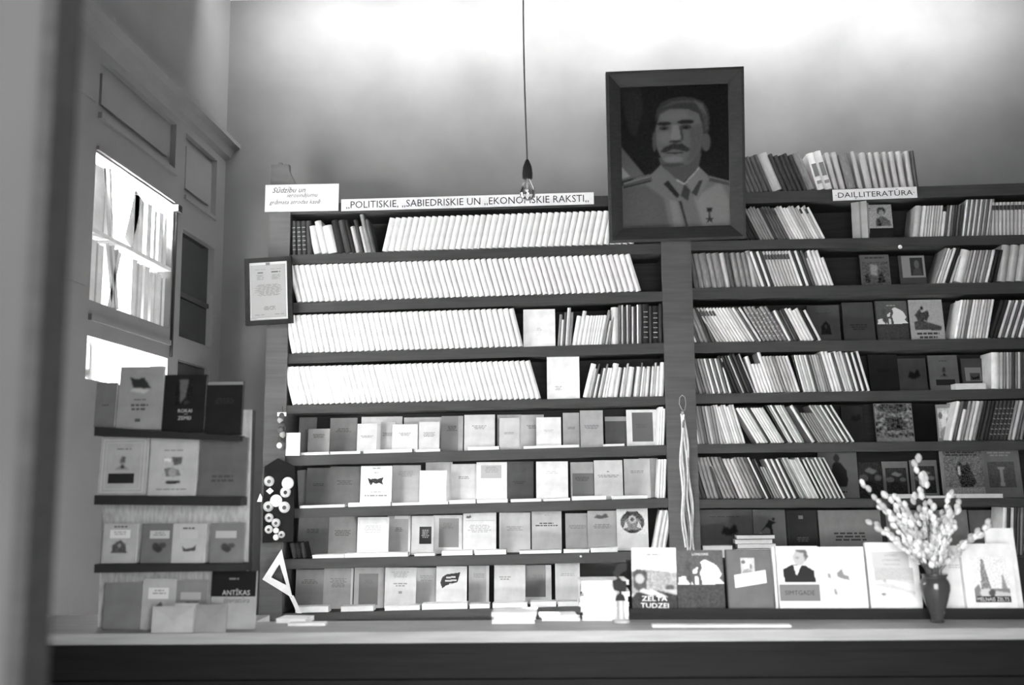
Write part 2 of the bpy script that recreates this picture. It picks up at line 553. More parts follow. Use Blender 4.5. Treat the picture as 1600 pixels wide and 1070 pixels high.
struct('floor', MB().box(-2.6, XR+.1, -2.5, YB+.1, -.1, 0), M_FLOOR, 'worn wooden shop floor behind the counter', 'floor')
struct('ceiling', MB().box(XL-.12, XR+.1, -2.5, YB+.1, ZC, ZC+.1), M_CEIL, 'white plastered ceiling above the bookcases', 'ceiling')
struct('wall_back', MB().box(XL-.1, XR+.1, YB, YB+.12, 0, ZC), M_WALL, 'grey plastered wall behind the bookcases', 'wall')
struct('wall_right', MB().box(XR, XR+.1, -2.5, YB, 0, ZC), M_WALL, 'grey plastered side wall at the end of the shop', 'wall')

# near door jamb the photographer stands beside
j1 = P(104, 500, 1.05).x
j0 = j1-.016
struct('wall_front', MB().box(XL-.1, j0, 1.0, 1.06, 0, ZC).box(1.3, XR, 1.0, 1.06, 0, ZC).box(j0, 1.3, 1.0, 1.06, 2.3, ZC), mat(0.045, .9, 'plaster'), 'grey blurred wall close to the camera, with unseen right side and lintel added to cut light', 'wall')  # right side and lintel added out of view to limit the fill light
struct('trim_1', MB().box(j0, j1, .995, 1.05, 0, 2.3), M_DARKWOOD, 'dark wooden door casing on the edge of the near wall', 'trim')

# --- panelled window wall on the left
wl = thing('wall_left', 'painted wooden panel wall with display window and dark glazed cupboard', 'wall', kind='structure')
D = 0.09


def lw(name, y0, y1, z0, z1, d0=0.0, d1=D, m=M_PANEL):
    return MB().box(XL-d1, XL-d0, y0, y1, z0, z1).build(name, m, wl)


lw('wall_field', -2.5, 3.97, 0, ZC)
lw('wall_field', 3.97, YB, 3.30, ZC)
for y0, y1 in ((4.81, 4.94), (5.41, YB)):
    lw('stile', y0, y1, 0, 3.30)
for y0, y1, zz in ((3.97, 4.81, ((0, 1.2), (2.05, 2.20), (2.835, 3.02), (3.26, 3.30))), (4.94, 5.41, ((0, 1.2), (2.06, 2.18), (2.745, 2.93), (3.26, 3.30)))):
    for z0, z1 in zz:
        lw('rail', y0, y1, z0, z1)
for y0, y1, z0, z1 in ((3.97, 4.81, 3.02, 3.26), (4.94, 5.41, 2.93, 3.26)):
    lw('panel', y0, y1, z0, z1, .03, .05)
    lw('panel_field', y0+.06, y1-.06, z0+.05, z1-.05, .018, .035)
for y0, y1, z0, z1 in ((3.55, 3.93, 2.25, 2.82), (3.55, 3.93, 3.04, 3.25)):
    lw('panel_field', y0, y1, z0, z1, -.012, 0)
# mouldings on the rails, a small latch
lw('panel', 3.97, 4.34, 1.2, 1.87, .0, .06)
lw('bolt_rod', 4.826, 4.84, 2.06, 2.80, -.012, 0, M_DARKWOOD)
lw('moulding', 3.97, 4.81, 2.985, 3.012, -.018, 0)
lw('moulding', 3.97, 4.81, 2.845, 2.862, -.012, 0)
lw('moulding', 4.94, 5.41, 2.905, 2.925, -.012, 0)
lw('moulding', 3.97, 4.81, 2.115, 2.14, -.015, 0)
lw('latch', 4.80, 4.85, 2.80, 2.835, -.03, 0, M_DARKWOOD)
# dark glazed cupboard bay
M_BLACKGLASS = mat(0.022, 0.12, 'metal', .5)
lw('pane', 4.94, 5.41, 2.18, 2.745, .035, .045, M_BLACKGLASS)
lw('reflection_bar', 4.94, 5.41, 2.40, 2.425, .022, .036, M_DARKWOOD)  # bar standing in for the reflection line on the dark pane
lw('pane', 4.94, 5.41, 1.2, 2.06, .035, .045, M_BLACKGLASS)
# display window: sill shelves, outer frame, glass
GL = glass_mat('window_glass', .96, .03)
wdn = thing('window_1', 'bright display window with two rows of backlit books in the panelled wall', 'window', kind='structure')


def wd(name, x0, x1, y0, y1, z0, z1, m):
    return MB().box(x0, x1, y0, y1, z0, z1).build(name, m, wdn)


wd('window_shelf', XL-.34, XL-.0, 3.97, 4.81, 2.49, 2.508, mat(.7, .5))
wd('window_shelf', XL-.34, XL-.091, 3.97, 4.81, 2.185, 2.20, mat(.6, .5))
wd('window_frame', XL-.40, XL-.34, 3.90, 3.97, 1.1, 2.95, M_PANEL)
wd('window_frame', XL-.40, XL-.34, 4.81, 4.88, 1.1, 2.95, M_PANEL)
wd('pane', XL-.375, XL-.37, 3.97, 4.81, 1.2, 2.84, GL)
# cornice of the panel wall
co = MB()
co.prism([(XL, 3.30), (XL+.03, 3.32), (XL+.05, 3.36), (XL+.085, 3.375), (XL+.085, 3.40), (XL, 3.40)], 1.06, YB)
struct('trim_2', co, M_PANEL, 'moulded wooden cornice running along the top of panel wall', 'cornice')

# ================================================================== BOOKCASES
LSH = [  # left bookcase: (top-left y, at x), (top-right y, at x), thickness px
    ((319, 460), (303, 1040), 17), ((398, 463), (380.5, 1034), 15.5), ((473, 465), (455, 1032), 16), ((552.5, 454), (535.5, 1036), 16),
    ((633, 459), (619, 1039), 13), ((712, 451), (695, 1042), 15.5), ((795, 451), (778, 1043), 14.5), ((873.5, 451), (861, 1043), 15), ((958, 460), (944, 1043), 11)]
RSH = [((300.6, 1163), (286, 1593), 18), ((377, 1085), (366.7, 1593), 14.5), ((450, 1085), (440.5, 1592), 17.5), ((535, 1087), (528, 1592), 16.5),
       ((615.5, 1087), (607, 1592), 15), ((694, 1089), (688, 1592), 14), ((780, 1090), (778, 1592), 13), ((872, 1090), (868, 1592), 13), ((958, 1090), (956, 1592), 13)]
SHELF = {}


def shelf_line(k, s):
    (ya, xa), (yb, xb), th = s
    a, b = P(xa, ya, YF), P(xb, yb, YF)
    m = (b.z-a.z)/(b.x-a.x)
    SHELF[k] = (a.x, a.z, m)
    return th/295.0


def shelf_z(k, x):
    xa, za, m = SHELF[k]
    return za+m*(x-xa)


XA0, XA1 = P(421, 400, YF).x, P(451, 500, YF).x       # left post
XB0, XB1 = P(1036, 500, YF).x, P(1083, 500, YF).x     # partition
XC = 2.62
caseA = thing('bookcase', 'wide wooden bookcase beneath the long politics sign', 'bookcase', (0, 0, 0), group='bookcases')
caseB = thing('bookcase', 'wooden bookcase beneath the short fiction sign', 'bookcase', (0, 0, 0), group='bookcases')
BD = 0.26
for i, s in enumerate(LSH):
    th = shelf_line('L%d' % i, s)
    a, b = XA1-.0, XB0+.0
    za, zb = shelf_z('L%d' % i, a), shelf_z('L%d' % i, b)
    MB().hexa([(a, YF, za-th), (b, YF, zb-th), (b, YF+BD, zb-th), (a, YF+BD, za-th), (a, YF, za), (b, YF, zb), (b, YF+BD, zb), (a, YF+BD, za)]).build('shelf', M_WOOD, caseA)
for i, s in enumerate(RSH):
    th = shelf_line('R%d' % i, s)
    a, b = XB1, XC
    za, zb = shelf_z('R%d' % i, a), shelf_z('R%d' % i, b)
    MB().hexa([(a, YF, za-th), (b, YF, zb-th), (b, YF+BD, zb-th), (a, YF+BD, za-th), (a, YF, za), (b, YF, zb), (b, YF+BD, zb), (a, YF+BD, za)]).build('shelf', M_WOOD, caseB)
M_POST = mat(0.065, .6, 'wood')
ztop = P(440, 258, YF).z
zt1, zt2 = P(440, 276, YF).z, P(440, 292, YF).z
x53, x67 = P(453, 260, YF).x, P(467, 290, YF).x
xm = (XA0+x53)/2
MB().prism([(XA0-.01, 0), (XA1, 0), (XA1, zt2-.06), (x67, zt2-.06), (x67, zt2), (x67-.02, zt2+.022), (x53+.012, zt1), (x53, zt1+.03), (x53-.002, ztop), (xm+.012, ztop), (xm+.008, ztop+.012), (xm-.008, ztop+.012), (xm-.012, ztop), (XA0, ztop)],
           YF-.012, YF+.022).build('post', M_POST, caseA)
MB().box(XA1-.035, XA1-.004, YF+.022, YF+BD, 0, shelf_z('L0', XA1)).build('side_panel', M_POST, caseA)
MB().box(XA1-.035, XB1, YF+BD, YF+BD+.015, 0, shelf_z('L0', 0)).build('back_panel', M_WOOD, caseA)
MB().box(XB0, XB1, YF-.012, YF+.022, 0, shelf_z('R0', XB1)).build('post', M_POST, caseA)
MB().box(XB0+.05, XB1-.05, YF+.022, YF+BD, 0, shelf_z('R0', XB1)).build('side_panel', M_POST, caseA)
MB().box(XB1, XC+.03, YF+BD, YF+BD+.015, 0, shelf_z('R0', XC)-.06).build('back_panel', M_WOOD, caseB)
MB().box(XC, XC+.03, YF, YF+BD, 0, shelf_z('R0', XC)).build('side_panel', M_WOOD, caseB)
# ================================================================== BOOKS
TONE = {'w': .80, 'l': .46, 'm': .20, 'g': .085, 'd': .04, 'k': .02}
TWORD = {'w': 'white', 'l': 'pale', 'm': 'mid-grey', 'g': 'dark grey', 'd': 'dark', 'k': 'black'}
M_PAGES = mat(0.74, .8)
BCACHE = {}


def spine_meshes(w, h, d, tone, lean):
    """book standing spine-out, local x 0..w (lean left) or -w..0 (lean right), spine at y=0 facing -Y"""
    key = (round(w, 3), round(h, 3), round(d, 2), tone, lean)
    if key in BCACHE:
        return BCACHE[key]
    x0, x1 = (0, w) if not lean else (-w, 0)
    t = min(.0025, w*.2)
    c = MB()
    n = 5 if w > .008 else 3
    bulge = min(w*.42, .011)
    arc = []
    for i in range(n+1):
        a = i/n
        arc.append((x0+w*a, bulge-bulge*math.sin(math.pi*a)**.8))
    # spine skin (outer arc, closed with a flat back) and two boards
    k = len(c.v)
    for z in (0, h):
        for x, y in arc:
            c.v.append((x, y, z))
    for i in range(n):
        c.f.append((k+i, k+i+1, k+n+1+i+1, k+n+1+i))
        c.m.append(0)
    c.f.append(tuple(k+i for i in range(n, -1, -1)))
    c.f.append(tuple(k+n+1+i for i in range(n+1)))
    c.m += [0, 0]
    c.box(x0, x0+t, bulge, d, 0, h)
    c.box(x1-t, x1, bulge, d, 0, h)
    cm = c.mesh('cover', mat(tone, .55, 'cloth' if tone < .3 else 'paper'))
    pm = MB().box(x0+t, x1-t, bulge, d-.003, .002, h-.003).mesh('pages', M_PAGES)
    one = None
    if w <= .016:
        c.box(x0+t, x1-t, bulge, d-.003, .002, h-.003, 1)
        one = c.mesh('booklet', [mat(tone, .6), M_PAGES])
    BCACHE[key] = (cm, pm, one, x0, x1, bulge)
    return BCACHE[key]


def parse(tokens):
    out = []
    for t in tokens.split():
        ch = t[0]
        rest = t[1:]
        hm = 1.0
        ft = ''
        for mk in "'^#=":
            if mk in rest:
                rest = rest.replace(mk, '')
                if mk == "'":
                    hm = .80
                elif mk == '^':
                    hm = 1.16
                else:
                    ft = mk
        out.append((ch, float(rest) if rest else 1.0, hm, ft))
    return out


def seg(shelf, xb0, xb1, dx, hpx, tokens, where, dx2=None, depth=.15, dy=0.0, nm='spine_book', cat='book'):  # object names only sort the books; their binding is unknown
    """run of spine-out books between two pixel columns of a shelf"""
    items = parse(tokens)
    tot = sum(i[1] for i in items)
    zr = P((xb0+xb1)/2, 500, YF)
    xw0, xw1 = P(xb0, _py(shelf, xb0), YF).x, P(xb1, _py(shelf, xb1), YF).x
    unit = (xw1-xw0)/tot
    x = xw0
    objs = []
    rnd = random.Random(shelf+tokens)
    for i, (ch, wm, hm, ft) in enumerate(items):
        pitch = unit*wm
        fr = (x-xw0)/(xw1-xw0)
        ddx = dx if dx2 is None else dx+(dx2-dx)*fr
        ang = math.atan2(ddx, hpx)
        if ch == '_':
            x += pitch
            continue
        w = pitch*math.cos(ang)*(.95 if cat == 'volume' else .985)
        h = hpx/295.0/math.cos(ang)*hm*rnd.uniform(.985, 1.0)
        leanR = ang > 0
        tone = TONE[ch]*rnd.choice((.92, 1.0, 1.0, 1.06))
        tone = round(min(tone, .84), 3)
        w = max(round(w, 3), .003)
        h = round(h, 2) if hm == 1 else round(h, 3)
        cm, pm, one, lx0, lx1, bulge = spine_meshes(w, h, depth, tone, leanR)
        px = x+pitch if leanR else x
        loc = (px, YF+.004+dy+rnd.uniform(0, .003), shelf_z(shelf, px)+.0005)
        rot = (0, ang, 0)
        size = 'thick volume' if pitch > .034 else ('book' if pitch > .0165 else 'booklet')
        hw = 'short ' if hm < 1 else ('tall ' if hm > 1 else '')
        fw = {'': '', '#': 'patch-labelled ', '=': 'banded '}[ft]
        ln = 'standing' if abs(ang) < .09 else 'leaning'
        lab = '%s%s%s %s %s %s' % (hw, fw, TWORD[ch], size, ln, where)
        if len(lab.replace('-', 'x').split()) > 16:
            lab = '%s%s%s %s %s' % (hw, fw, TWORD[ch], size, where)
        if one is not None and not ft:
            o = link('booklet', one, None, loc, rot)
        else:
            o = link(nm, None, None, loc, rot)
            link('cover', cm, o)
            link('pages', pm, o)
            if ft:
                f = MB()
                wd_ = lx1-lx0
                if ft == '#':
                    f.box(lx0+wd_*.12, lx1-wd_*.12, -.0012, bulge, h*.76, h*.90)
                    f.build('title_patch', mat(.05, .6), o)
                elif tone > .4:
                    f.box(lx0+wd_*.2, lx1-wd_*.2, -.0012, bulge, h*.36, h*.70)
                    f.build('title_patch', mat(.2, .6), o)
                    MB().box(lx0+wd_*.2, lx1-wd_*.2, -.0012, bulge, h*.16, h*.24).build('title_patch', mat(.25, .6), o)
                else:
                    for b in range(6):
                        MB().box(lx0+wd_*.2, lx1-wd_*.2, -.001, bulge, h*(.14+.13*b), h*(.165+.13*b)).build('band', mat(tone*2.2 if tone > .1 else .2, .6), o)
        if size == 'booklet':
            cat_ = 'booklet'
        else:
            cat_ = cat
        tag(o, lab, cat_, 'books ' + where)
        objs.append(o)
        x += pitch
    return objs


def _py(shelf, px):
    s = (LSH if shelf[0] == 'L' else RSH)[int(shelf[1])]
    (ya, xa), (yb, xb), th = s
    return ya+(yb-ya)*(px-xa)/(xb-xa)


# ---- the white collected volumes of the politics bookcase
seg('L1', 596, 990, 12, 55, ' '.join(['w']*41), 'right in the long white row on politics shelf one', nm='white_volume', cat='volume', dy=-.014)
seg('L2', 464, 1003, -17, 61, ' '.join(['w']*60), 'left in the white row on politics shelf two', nm='white_volume', cat='volume', dy=-.014)
seg('L3', 456, 818, -14, 60, ' '.join(['w']*41), 'left in the white row on politics shelf three', nm='white_volume', cat='volume', dy=-.014)
seg('L4', 457, 846, -17, 61, ' '.join(['w']*46), 'left in the white row on politics shelf four', nm='white_volume', cat='volume', dy=-.014)
# ---- mixed spines of the politics bookcase
seg('L1', 456, 487, -3, 57, 'd= d= d= d', 'at the post end of politics shelf one')
seg('L1', 490, 527, -11, 47, 'w1.6 w1.4^ w2', 'in the torn white batch on politics shelf one')
seg('L1', 528, 587, -13, 55, "k2 d2 k l1.4' d1.1 l' m1.2^ g", 'among dark covers on politics shelf one')
seg('L3', 871, 893, 4, 52, "m w0.7' g w0.6^ l0.6^ m", 'just after the blank white cover on politics shelf three')
seg('L3', 893, 954, 9, 47, "w2 w1.6^ w1.8 w1.2 w w w w w1.3 m1.3^ l' m", 'in the uneven middle batch on politics shelf three')
seg('L3', 955, 1035, 1, 61, "w2.2 g l0.6 d l0.6 d w0.6 d w0.6 g k2.2= d0.8 k2.2= d", 'upright at the partition end of politics shelf three')
seg('L4', 910, 1037, 12, 46, "w1.8^ l0.8 g0.6^ w0.8' d0.6 w0.8 m0.6^ w w0.6 w1.8^ w1.4 d0.5 w1 l0.6^ w2 d0.6 w1.5 m0.6^ w0.8 l0.6 w1.2 d0.4 w0.9 l0.8^ w1 w1.6^", 'in the uneven batch by the partition on politics shelf four', dx2=3)
for k, (a, b, s, hp) in enumerate(((1027, 1040, 'L5', 58), (1027, 1042, 'L6', 60), (1020, 1042, 'L7', 62))):
    seg(s, a, b-2, 4 if k < 2 else 13, hp, 'w w w', 'against the partition on politics shelf %s' % ('five', 'six', 'seven')[k])
seg('L7', 455, 478, -6, 22, 'd1.3 k1.2 d1.3', 'low beside the post on politics shelf seven', dy=.02)

# ---- the fiction bookcase
FS = ('on top of the fiction bookcase',) + tuple('on fiction shelf '+q for q in ('one', 'two', 'three', 'four', 'five', 'six', 'seven'))
seg('R0', 1168, 1276, -22, 60, 'g g1.2 g g g1.2 g l2.6 d1.2 d1.2 d1.2 d1.2 d1.2 m2', 'beside the portrait '+FS[0])
seg('R0', 1279, 1303, -16, 62, 'w= w=', 'in the pair '+FS[0])
seg('R0', 1305, 1437, -13, 60, 'l _.4 l1.2 _.3 m2.2 _.4 l _.7 l1.5 _.4 l _.4 l1.2 _.4 l _.5 l1.2 _.3 l1.3 _.5 l1.2 g1', 'in the straight set above the sign '+FS[0], dx2=-4)
seg('R1', 1168, 1291, -24, 53, 'k1.1 k1.1 k1.1 k1.1 m m m m m d g# g# g# g# l l w w w l l l w# w l# w', 'near the portrait '+FS[1])
seg('R1', 1427, 1503, 8, 50, 'l2.6 w1.6 l l l l l l w1.4\' g l1 g d g1.2 d', 'in the shorter batch past the front-facing cover '+FS[1])
seg('R1', 1504, 1549, 11, 59, 'w g w g w g w g l g l m', 'in the striped tall batch '+FS[1])
seg('R1', 1550, 1610, 4, 54, 'l# l# l# l# l# l# l# l# l# l', 'in the labelled set at the far end '+FS[1])
seg('R2', 1086, 1185, -9, 57, 'g m m1.5 m m1.5 l g m1.2 m m l', 'next to the partition '+FS[2])
seg('R2', 1186, 1304, -17, 56, "m w d w d l# l# l# l# l# l# l# l# w d w d g l' w1.4 w1.3 w w'", 'in the second batch '+FS[2])
seg('R2', 1459, 1489, 21, 54, "m w0.8 l w k1.4 l'", 'just past the framed-portrait cover '+FS[2])  # the black booklet stands in for a dark gap between books
seg('R2', 1491, 1557, 15, 51, 'w3.2 m l m l m l m w1.2 k1.4 k', 'beside the wide white one '+FS[2])
seg('R2', 1559, 1612, 12, 58, 'l2 l2 l2 m1.4', 'at the far end '+FS[2])
seg('R3', 1086, 1120, -20, 54, 'w0.6 g m m d g', 'next to the partition '+FS[3])
seg('R3', 1121, 1192, -31, 54, 'l# l# l# w# w# w w w w w l w g w', 'in the steep white batch '+FS[3])
seg('R3', 1193, 1232, -29, 54, 'm= m= m= m= m= m=', 'in the patterned set '+FS[3])
seg('R3', 1233, 1285, -23, 50, 'w d g d w1.2 w1.2 w1.2 w1.2 k1.3 w', 'in the last leftward batch '+FS[3])
seg('R3', 1492, 1545, 14, 60, 'w l l m w w l w l l w', 'after the horseman cover '+FS[3])
seg('R3', 1546, 1612, 22, 59, 'k1.3 k1.3 w g w g w g w m w g', 'at the far end '+FS[3])
seg('R4', 1089, 1144, -13, 54, 'g m g m m w0.7 g w0.7 g w0.7 g w0.7', 'next to the partition '+FS[4])
seg('R4', 1145, 1182, -22, 60, 'k1.2 k d l0.6 k d k l0.6', 'in the black batch '+FS[4])
seg('R4', 1183, 1252, -17, 57, "w1.3 w' w' w' w^ l l l m l l l w", 'in the pale middle batch '+FS[4])
seg('R4', 1253, 1300, -13, 58, 'k0.8 w l w l w g m l l m m', 'in the ribbed batch '+FS[4])
seg('R4', 1301, 1361, -15, 62, 'w1.4 w1.2 w g w l w g w k w k w', 'in the striped end batch '+FS[4])
seg('R4', 1551, 1606, 4, 57, 'w3 l m l m d m l d m', 'at the far end '+FS[4])
seg('R5', 1091, 1131, -9, 58, 'w0.6 m m g m l m m l', 'next to the partition '+FS[5])
seg('R5', 1132, 1166, -16, 59, 'l w w l w w l w', 'in the second batch '+FS[5])
seg('R5', 1184, 1228, -31, 55, 'w1.2 w w l d w w w w l', 'in the steep white batch '+FS[5])
seg('R5', 1229, 1259, -30, 58, 'k l w d w l w m', 'in the striped middle batch '+FS[5])
seg('R5', 1270, 1337, -32, 57, "w1.4 d m' m' m' m' m' l m l m w d w d w", 'in the steep end batch '+FS[5])
seg('R5', 1483, 1612, 17, 60, "w g w' m l w m k d k d= d= d= d= d= m l g m k d", 'at the far end '+FS[5])
seg('R6', 1093, 1131, -17, 64, 'd d m m m d', 'next to the partition '+FS[6])
seg('R6', 1132, 1175, -25, 62, 'm m m g l l l', 'in the second batch '+FS[6])
seg('R6', 1176, 1202, -27, 62, 'm m m d w0.6', 'in the third batch '+FS[6])
seg('R6', 1203, 1250, -26, 60, "k d m' m' m' w d w d w k", 'in the striped batch '+FS[6])
seg('R6', 1251, 1322, -28, 61, 'm l m l w l w l w k w k w g w g w g w k w', 'in the fine-striped end batch '+FS[6])
seg('R7', 1567, 1604, 7, 72, 'w1.4 d w1.2 d g m g', 'at the far end '+FS[7])


# ---- books turned to show their front cover
def facing(x0, y0, x1, y1, tone, label, feats=(), Y=YF+.12, z=None, shelf=None, th=.012, tilt=.12, yaw=0.0, group=None, name='book', cat='book', roll=0.0):
    b0, b1 = P(x0, y1, Y), P(x1, y1, Y)
    w = b1.x-b0.x
    if shelf:
        z = shelf_z(shelf, (b0.x+b1.x)/2)
    if z is None:
        z = (b0.z+b1.z)/2
    top = (P(x0, y0, Y+.02).z+P(x1, y0, Y+.02).z)/2
    h = (top-z)/math.cos(tilt)
    w = w/max(math.cos(yaw), .5)
    base = tone
    tone = round(ink(tone), 3)
    o = link(name, None, None, (b0.x, Y, z+.0008), (-tilt, roll, yaw))
    cv = mat(tone, .6, 'paper')
    t = min(.002, th*.25)
    c = MB().box(0, w, 0, t, 0, h).box(0, w, th-t, th, 0, h).box(0, t, t, th-t, 0, h)
    c.build('cover', cv, o)
    MB().box(t, w-.003, t, th-t, .003, h-.003).build('pages', M_PAGES, o)
    if feats:
        pr = Print(w, h, 0)
        apply(pr, feats, base)
        pr.build('cover_print', o)
    tag(o, label, cat, group)
    return o


PS = ('one', 'two', 'three', 'four', 'five', 'six', 'seven', 'eight')


def row(shelf, entries, Y=YF+.13):
    g = 'front-facing books on %s shelf %s' % ('politics' if shelf[0] == 'L' else 'fiction', PS[int(shelf[1])-1])
    for e in entries:
        x0, y0, x1, y1, tone, lab = e[:6]
        feats = e[6] if len(e) > 6 else ()
        kw = dict(e[7]) if len(e) > 7 else {}
        kw.setdefault('Y', Y)
        facing(x0, y0, x1, y1, tone, lab, feats, shelf=shelf, group=g, **kw)


TX = lambda v=.75, n=3, w=.6, t=.3: ('L', v, n, w, .022, t)
BK = dict(Y=YF+.19)
FR = dict(Y=YF+.085)
row('L3', [(818, 484, 868, 547, .82, 'blank white cover standing on politics shelf three', (TX(.5, 2, .2, .6),), dict(Y=YF+.02, tilt=.03))])
row('L4', [(855, 558, 906, 622, .82, 'blank white cover standing on politics shelf four', (('L', .3, 3, .25, .02, .5, .35),), dict(Y=YF+.02, tilt=.03))])
row('L5', [  # covers by the post toned greyer to carry its shadow
    (465, 652, 492, 708, .3, 'shaded slim book tucked behind the grey booklet on politics shelf five', (), BK),
    (480, 670, 514, 708, .34, 'small grey booklet nearest the post on politics shelf five', (TX(.8, 4, .7, .16),), FR),
    (514, 653, 556, 708, .34, 'large grey cover second from the post on politics shelf five', (TX(.72, 3, .6, .2),), BK),
    (563, 651, 627, 708, .72, 'wide pale cover half hidden behind two booklets on politics shelf five', (), dict(Y=YF+.205)),
    (557, 662, 588, 707, .6, 'pale booklet with two short title lines on politics shelf five', (TX(.6, 2, .65, .3),), FR),
    (594, 659, 617, 707, .5, 'narrow grey booklet behind the pale square one on politics shelf five', (TX(.65, 3, .8, .25),), dict(Y=YF+.12)),
    (612, 663, 652, 706, .68, 'squarish pale booklet with title block on politics shelf five', (TX(.7, 3, .5, .35),), FR),
    (630, 652, 690, 706, .66, 'white-topped cover behind the pale booklets on politics shelf five', (), dict(Y=YF+.205)),
    (654, 659, 686, 706, .66, 'pale booklet left of the grey bordered cover on politics shelf five', (TX(.65, 4, .6, .35),), FR),
    (689, 650, 723, 706, .5, 'grey cover with pale border strip on politics shelf five', (('R', 0, 0, .78, 1, .36), TX(.72, 4, .5, .2)), dict(Y=YF+.14)),
    (725, 648, 773, 703, .7, 'broad pale cover in the middle of politics shelf five', (TX(.7, 3, .5, .4),)),
    (777, 648, 815, 702, .74, 'white cover mostly behind a slim booklet on politics shelf five', (), dict(Y=YF+.2)),
    (780, 653, 811, 701, .62, 'slim pale booklet with low title on politics shelf five', (TX(.55, 2, .7, .35),), FR),
    (814, 648, 850, 700, .6, 'half-shaded cover behind the white square booklet on politics shelf five', (TX(.7, 3, .5, .3),), dict(Y=YF+.18)),
    (838, 652, 877, 698, .8, 'bright white square booklet on politics shelf five', (TX(.6, 2, .45, .62),), FR),
    (880, 645, 906, 698, .6, 'narrow pale cover right of the white square booklet on politics shelf five', (TX(.6, 2, .6, .35),), dict(Y=YF+.16)),
    (907, 641, 943, 697, .52, 'grey title-page cover near the framed one on politics shelf five', (TX(.6, 3, .7, .3),)),
    (946, 651, 981, 696, .18, 'dark grey cover left of the bordered one on politics shelf five', (('R', 0, .85, 1, 1, .5),), dict(Y=YF+.16)),
    (980, 640, 1028, 696, .8, 'white cover with a dark grey centre panel on politics shelf five', (('R', .18, .12, .86, .92, .2), TX(.6, 3, .4, .16)), dict(Y=YF+.1)),
])
row('L6', [  # first three covers darkened in tone for the post's shade
    (467, 735, 482, 790, .3, 'slim shaded booklet beside the post on politics shelf six', (), dict(Y=YF+.19, roll=-.1)),
    (477, 731, 515, 790, .2, 'dark grey cover nearest the post on politics shelf six', (TX(.6, 2, .6, .12),)),
    (514, 729, 561, 789, .2, 'dark grey cover left of the map cover on politics shelf six', (TX(.65, 3, .6, .12),)),
    (562, 728, 611, 787, .78, 'white cover with a small dark map on politics shelf six', (('P', 'map', .22, .5, .75, .72), TX(.95, 1, .3, .4), TX(.84, 1, .15, .35), TX(.36, 1, .35, .4), ('L', .27, 1, .75, .035, .32)), FR),
    (612, 727, 656, 786, .5, 'speckled grey cover right of the map cover on politics shelf six', (TX(.85, 4, .6, .4),)),
    (655, 735, 697, 785, .82, 'plain bright white booklet on politics shelf six', (TX(.8, 1, .5, .66),), FR),
    (664, 722, 706, 785, .76, 'white cover peeping above the plain white booklet on politics shelf six', (), dict(Y=YF+.2)),
    (704, 725, 745, 783, .72, 'pale cover with two title lines on politics shelf six', (TX(.68, 2, .6, .4),)),
    (744, 722, 792, 782, .78, 'white cover with a grey title block on politics shelf six', (('R', .15, .6, .82, .92, .5), TX(.88, 4, .5, .38)), FR),
    (790, 721, 834, 780, .22, 'dark grey cover in the middle of politics shelf six', (TX(.5, 2, .5, .15),), dict(Y=YF+.18)),
    (838, 721, 888, 780, .8, 'white cover right of the dark grey one on politics shelf six', (TX(.75, 2, .4, .66),), FR),
    (892, 722, 928, 776, .55, 'pale cover with darker lower half on politics shelf six', (('R', .08, .1, 1, .7, .32), TX(.6, 3, .7, .2))),
    (929, 719, 974, 776, .62, 'light grey cover with a small crest on politics shelf six', (('L', .72, 1, .15, .03, .35), TX(.62, 2, .8, .35)), FR),
    (976, 717, 1017, 774, .64, 'light cover right of the crest cover on politics shelf six', (TX(.7, 2, .5, .4),)),
    (1000, 716, 1030, 775, .74, 'white cover leaning toward the partition on politics shelf six', (), dict(Y=YF+.2)),
])
row('L7', [  # two post-end covers hold the shade in their grey
    (464, 808, 511, 868, .2, 'dark grey cover nearest the post on politics shelf seven', (TX(.7, 3, .6, .12),)),
    (512, 807, 556, 868, .32, 'grey cover left of the tall white one on politics shelf seven', (TX(.65, 4, .6, .18),)),
    (557, 808, 606, 869, .8, 'tall white cover with faint title on politics shelf seven', (('B', .06, .012, .66), TX(.78, 5, .6, .6)), FR),
    (604, 806, 641, 866, .4, 'grey cover shaded by the tall white one on politics shelf seven', (('R', .9, 0, 1, 1, .75), ('R', .3, .92, 1, 1, .7), TX(.7, 3, .4, .22, ))),  # shadow of the white neighbour put into the cover tones
    (642, 806, 677, 868, .6, 'pale cover with a small black label on politics shelf seven', (('R', .36, .28, .9, .72, .06), ('L', .64, 5, .34, .025, .4, .63)), FR),
    (676, 805, 722, 866, .78, 'white cover with a large grey panel on politics shelf seven', (('R', .2, .17, .88, .92, .34), TX(.8, 4, .4, .25)), dict(Y=YF+.12)),
    (723, 801, 775, 863, .76, 'white cover with a dark corner mark on politics shelf seven', (('P', 'spot', .08, .85, .26, .95), ('R', .08, .8, .95, .81, .5), TX(.7, 5, .7, .5)), FR),
    (780, 801, 829, 864, .68, 'light cover with small title in the middle of politics shelf seven', (('R', 0, 0, .06, 1, .8), TX(.65, 3, .6, .5))),
    (831, 799, 878, 861, .5, 'grey cover with two clear title lines on politics shelf seven', (TX(.92, 1, .2, .4), ('L', .72, 2, .75, .03, .14)), FR),
    (884, 802, 922, 860, .7, 'pale cover in the shade right of the grey titled one on politics shelf seven', (TX(.68, 3, .7, .5),), dict(Y=YF+.17)),
    (919, 798, 965, 860, .55, 'light grey cover with dark ornament heads on politics shelf seven', (('P', 'spot', .2, .78, .75, .94), TX(.66, 3, .65, .34))),
    (965, 794, 1014, 862, .8, 'white cover with a round wreath emblem on politics shelf seven', (('P', 'emblem', .1, .38, .9, .95),), FR),
])
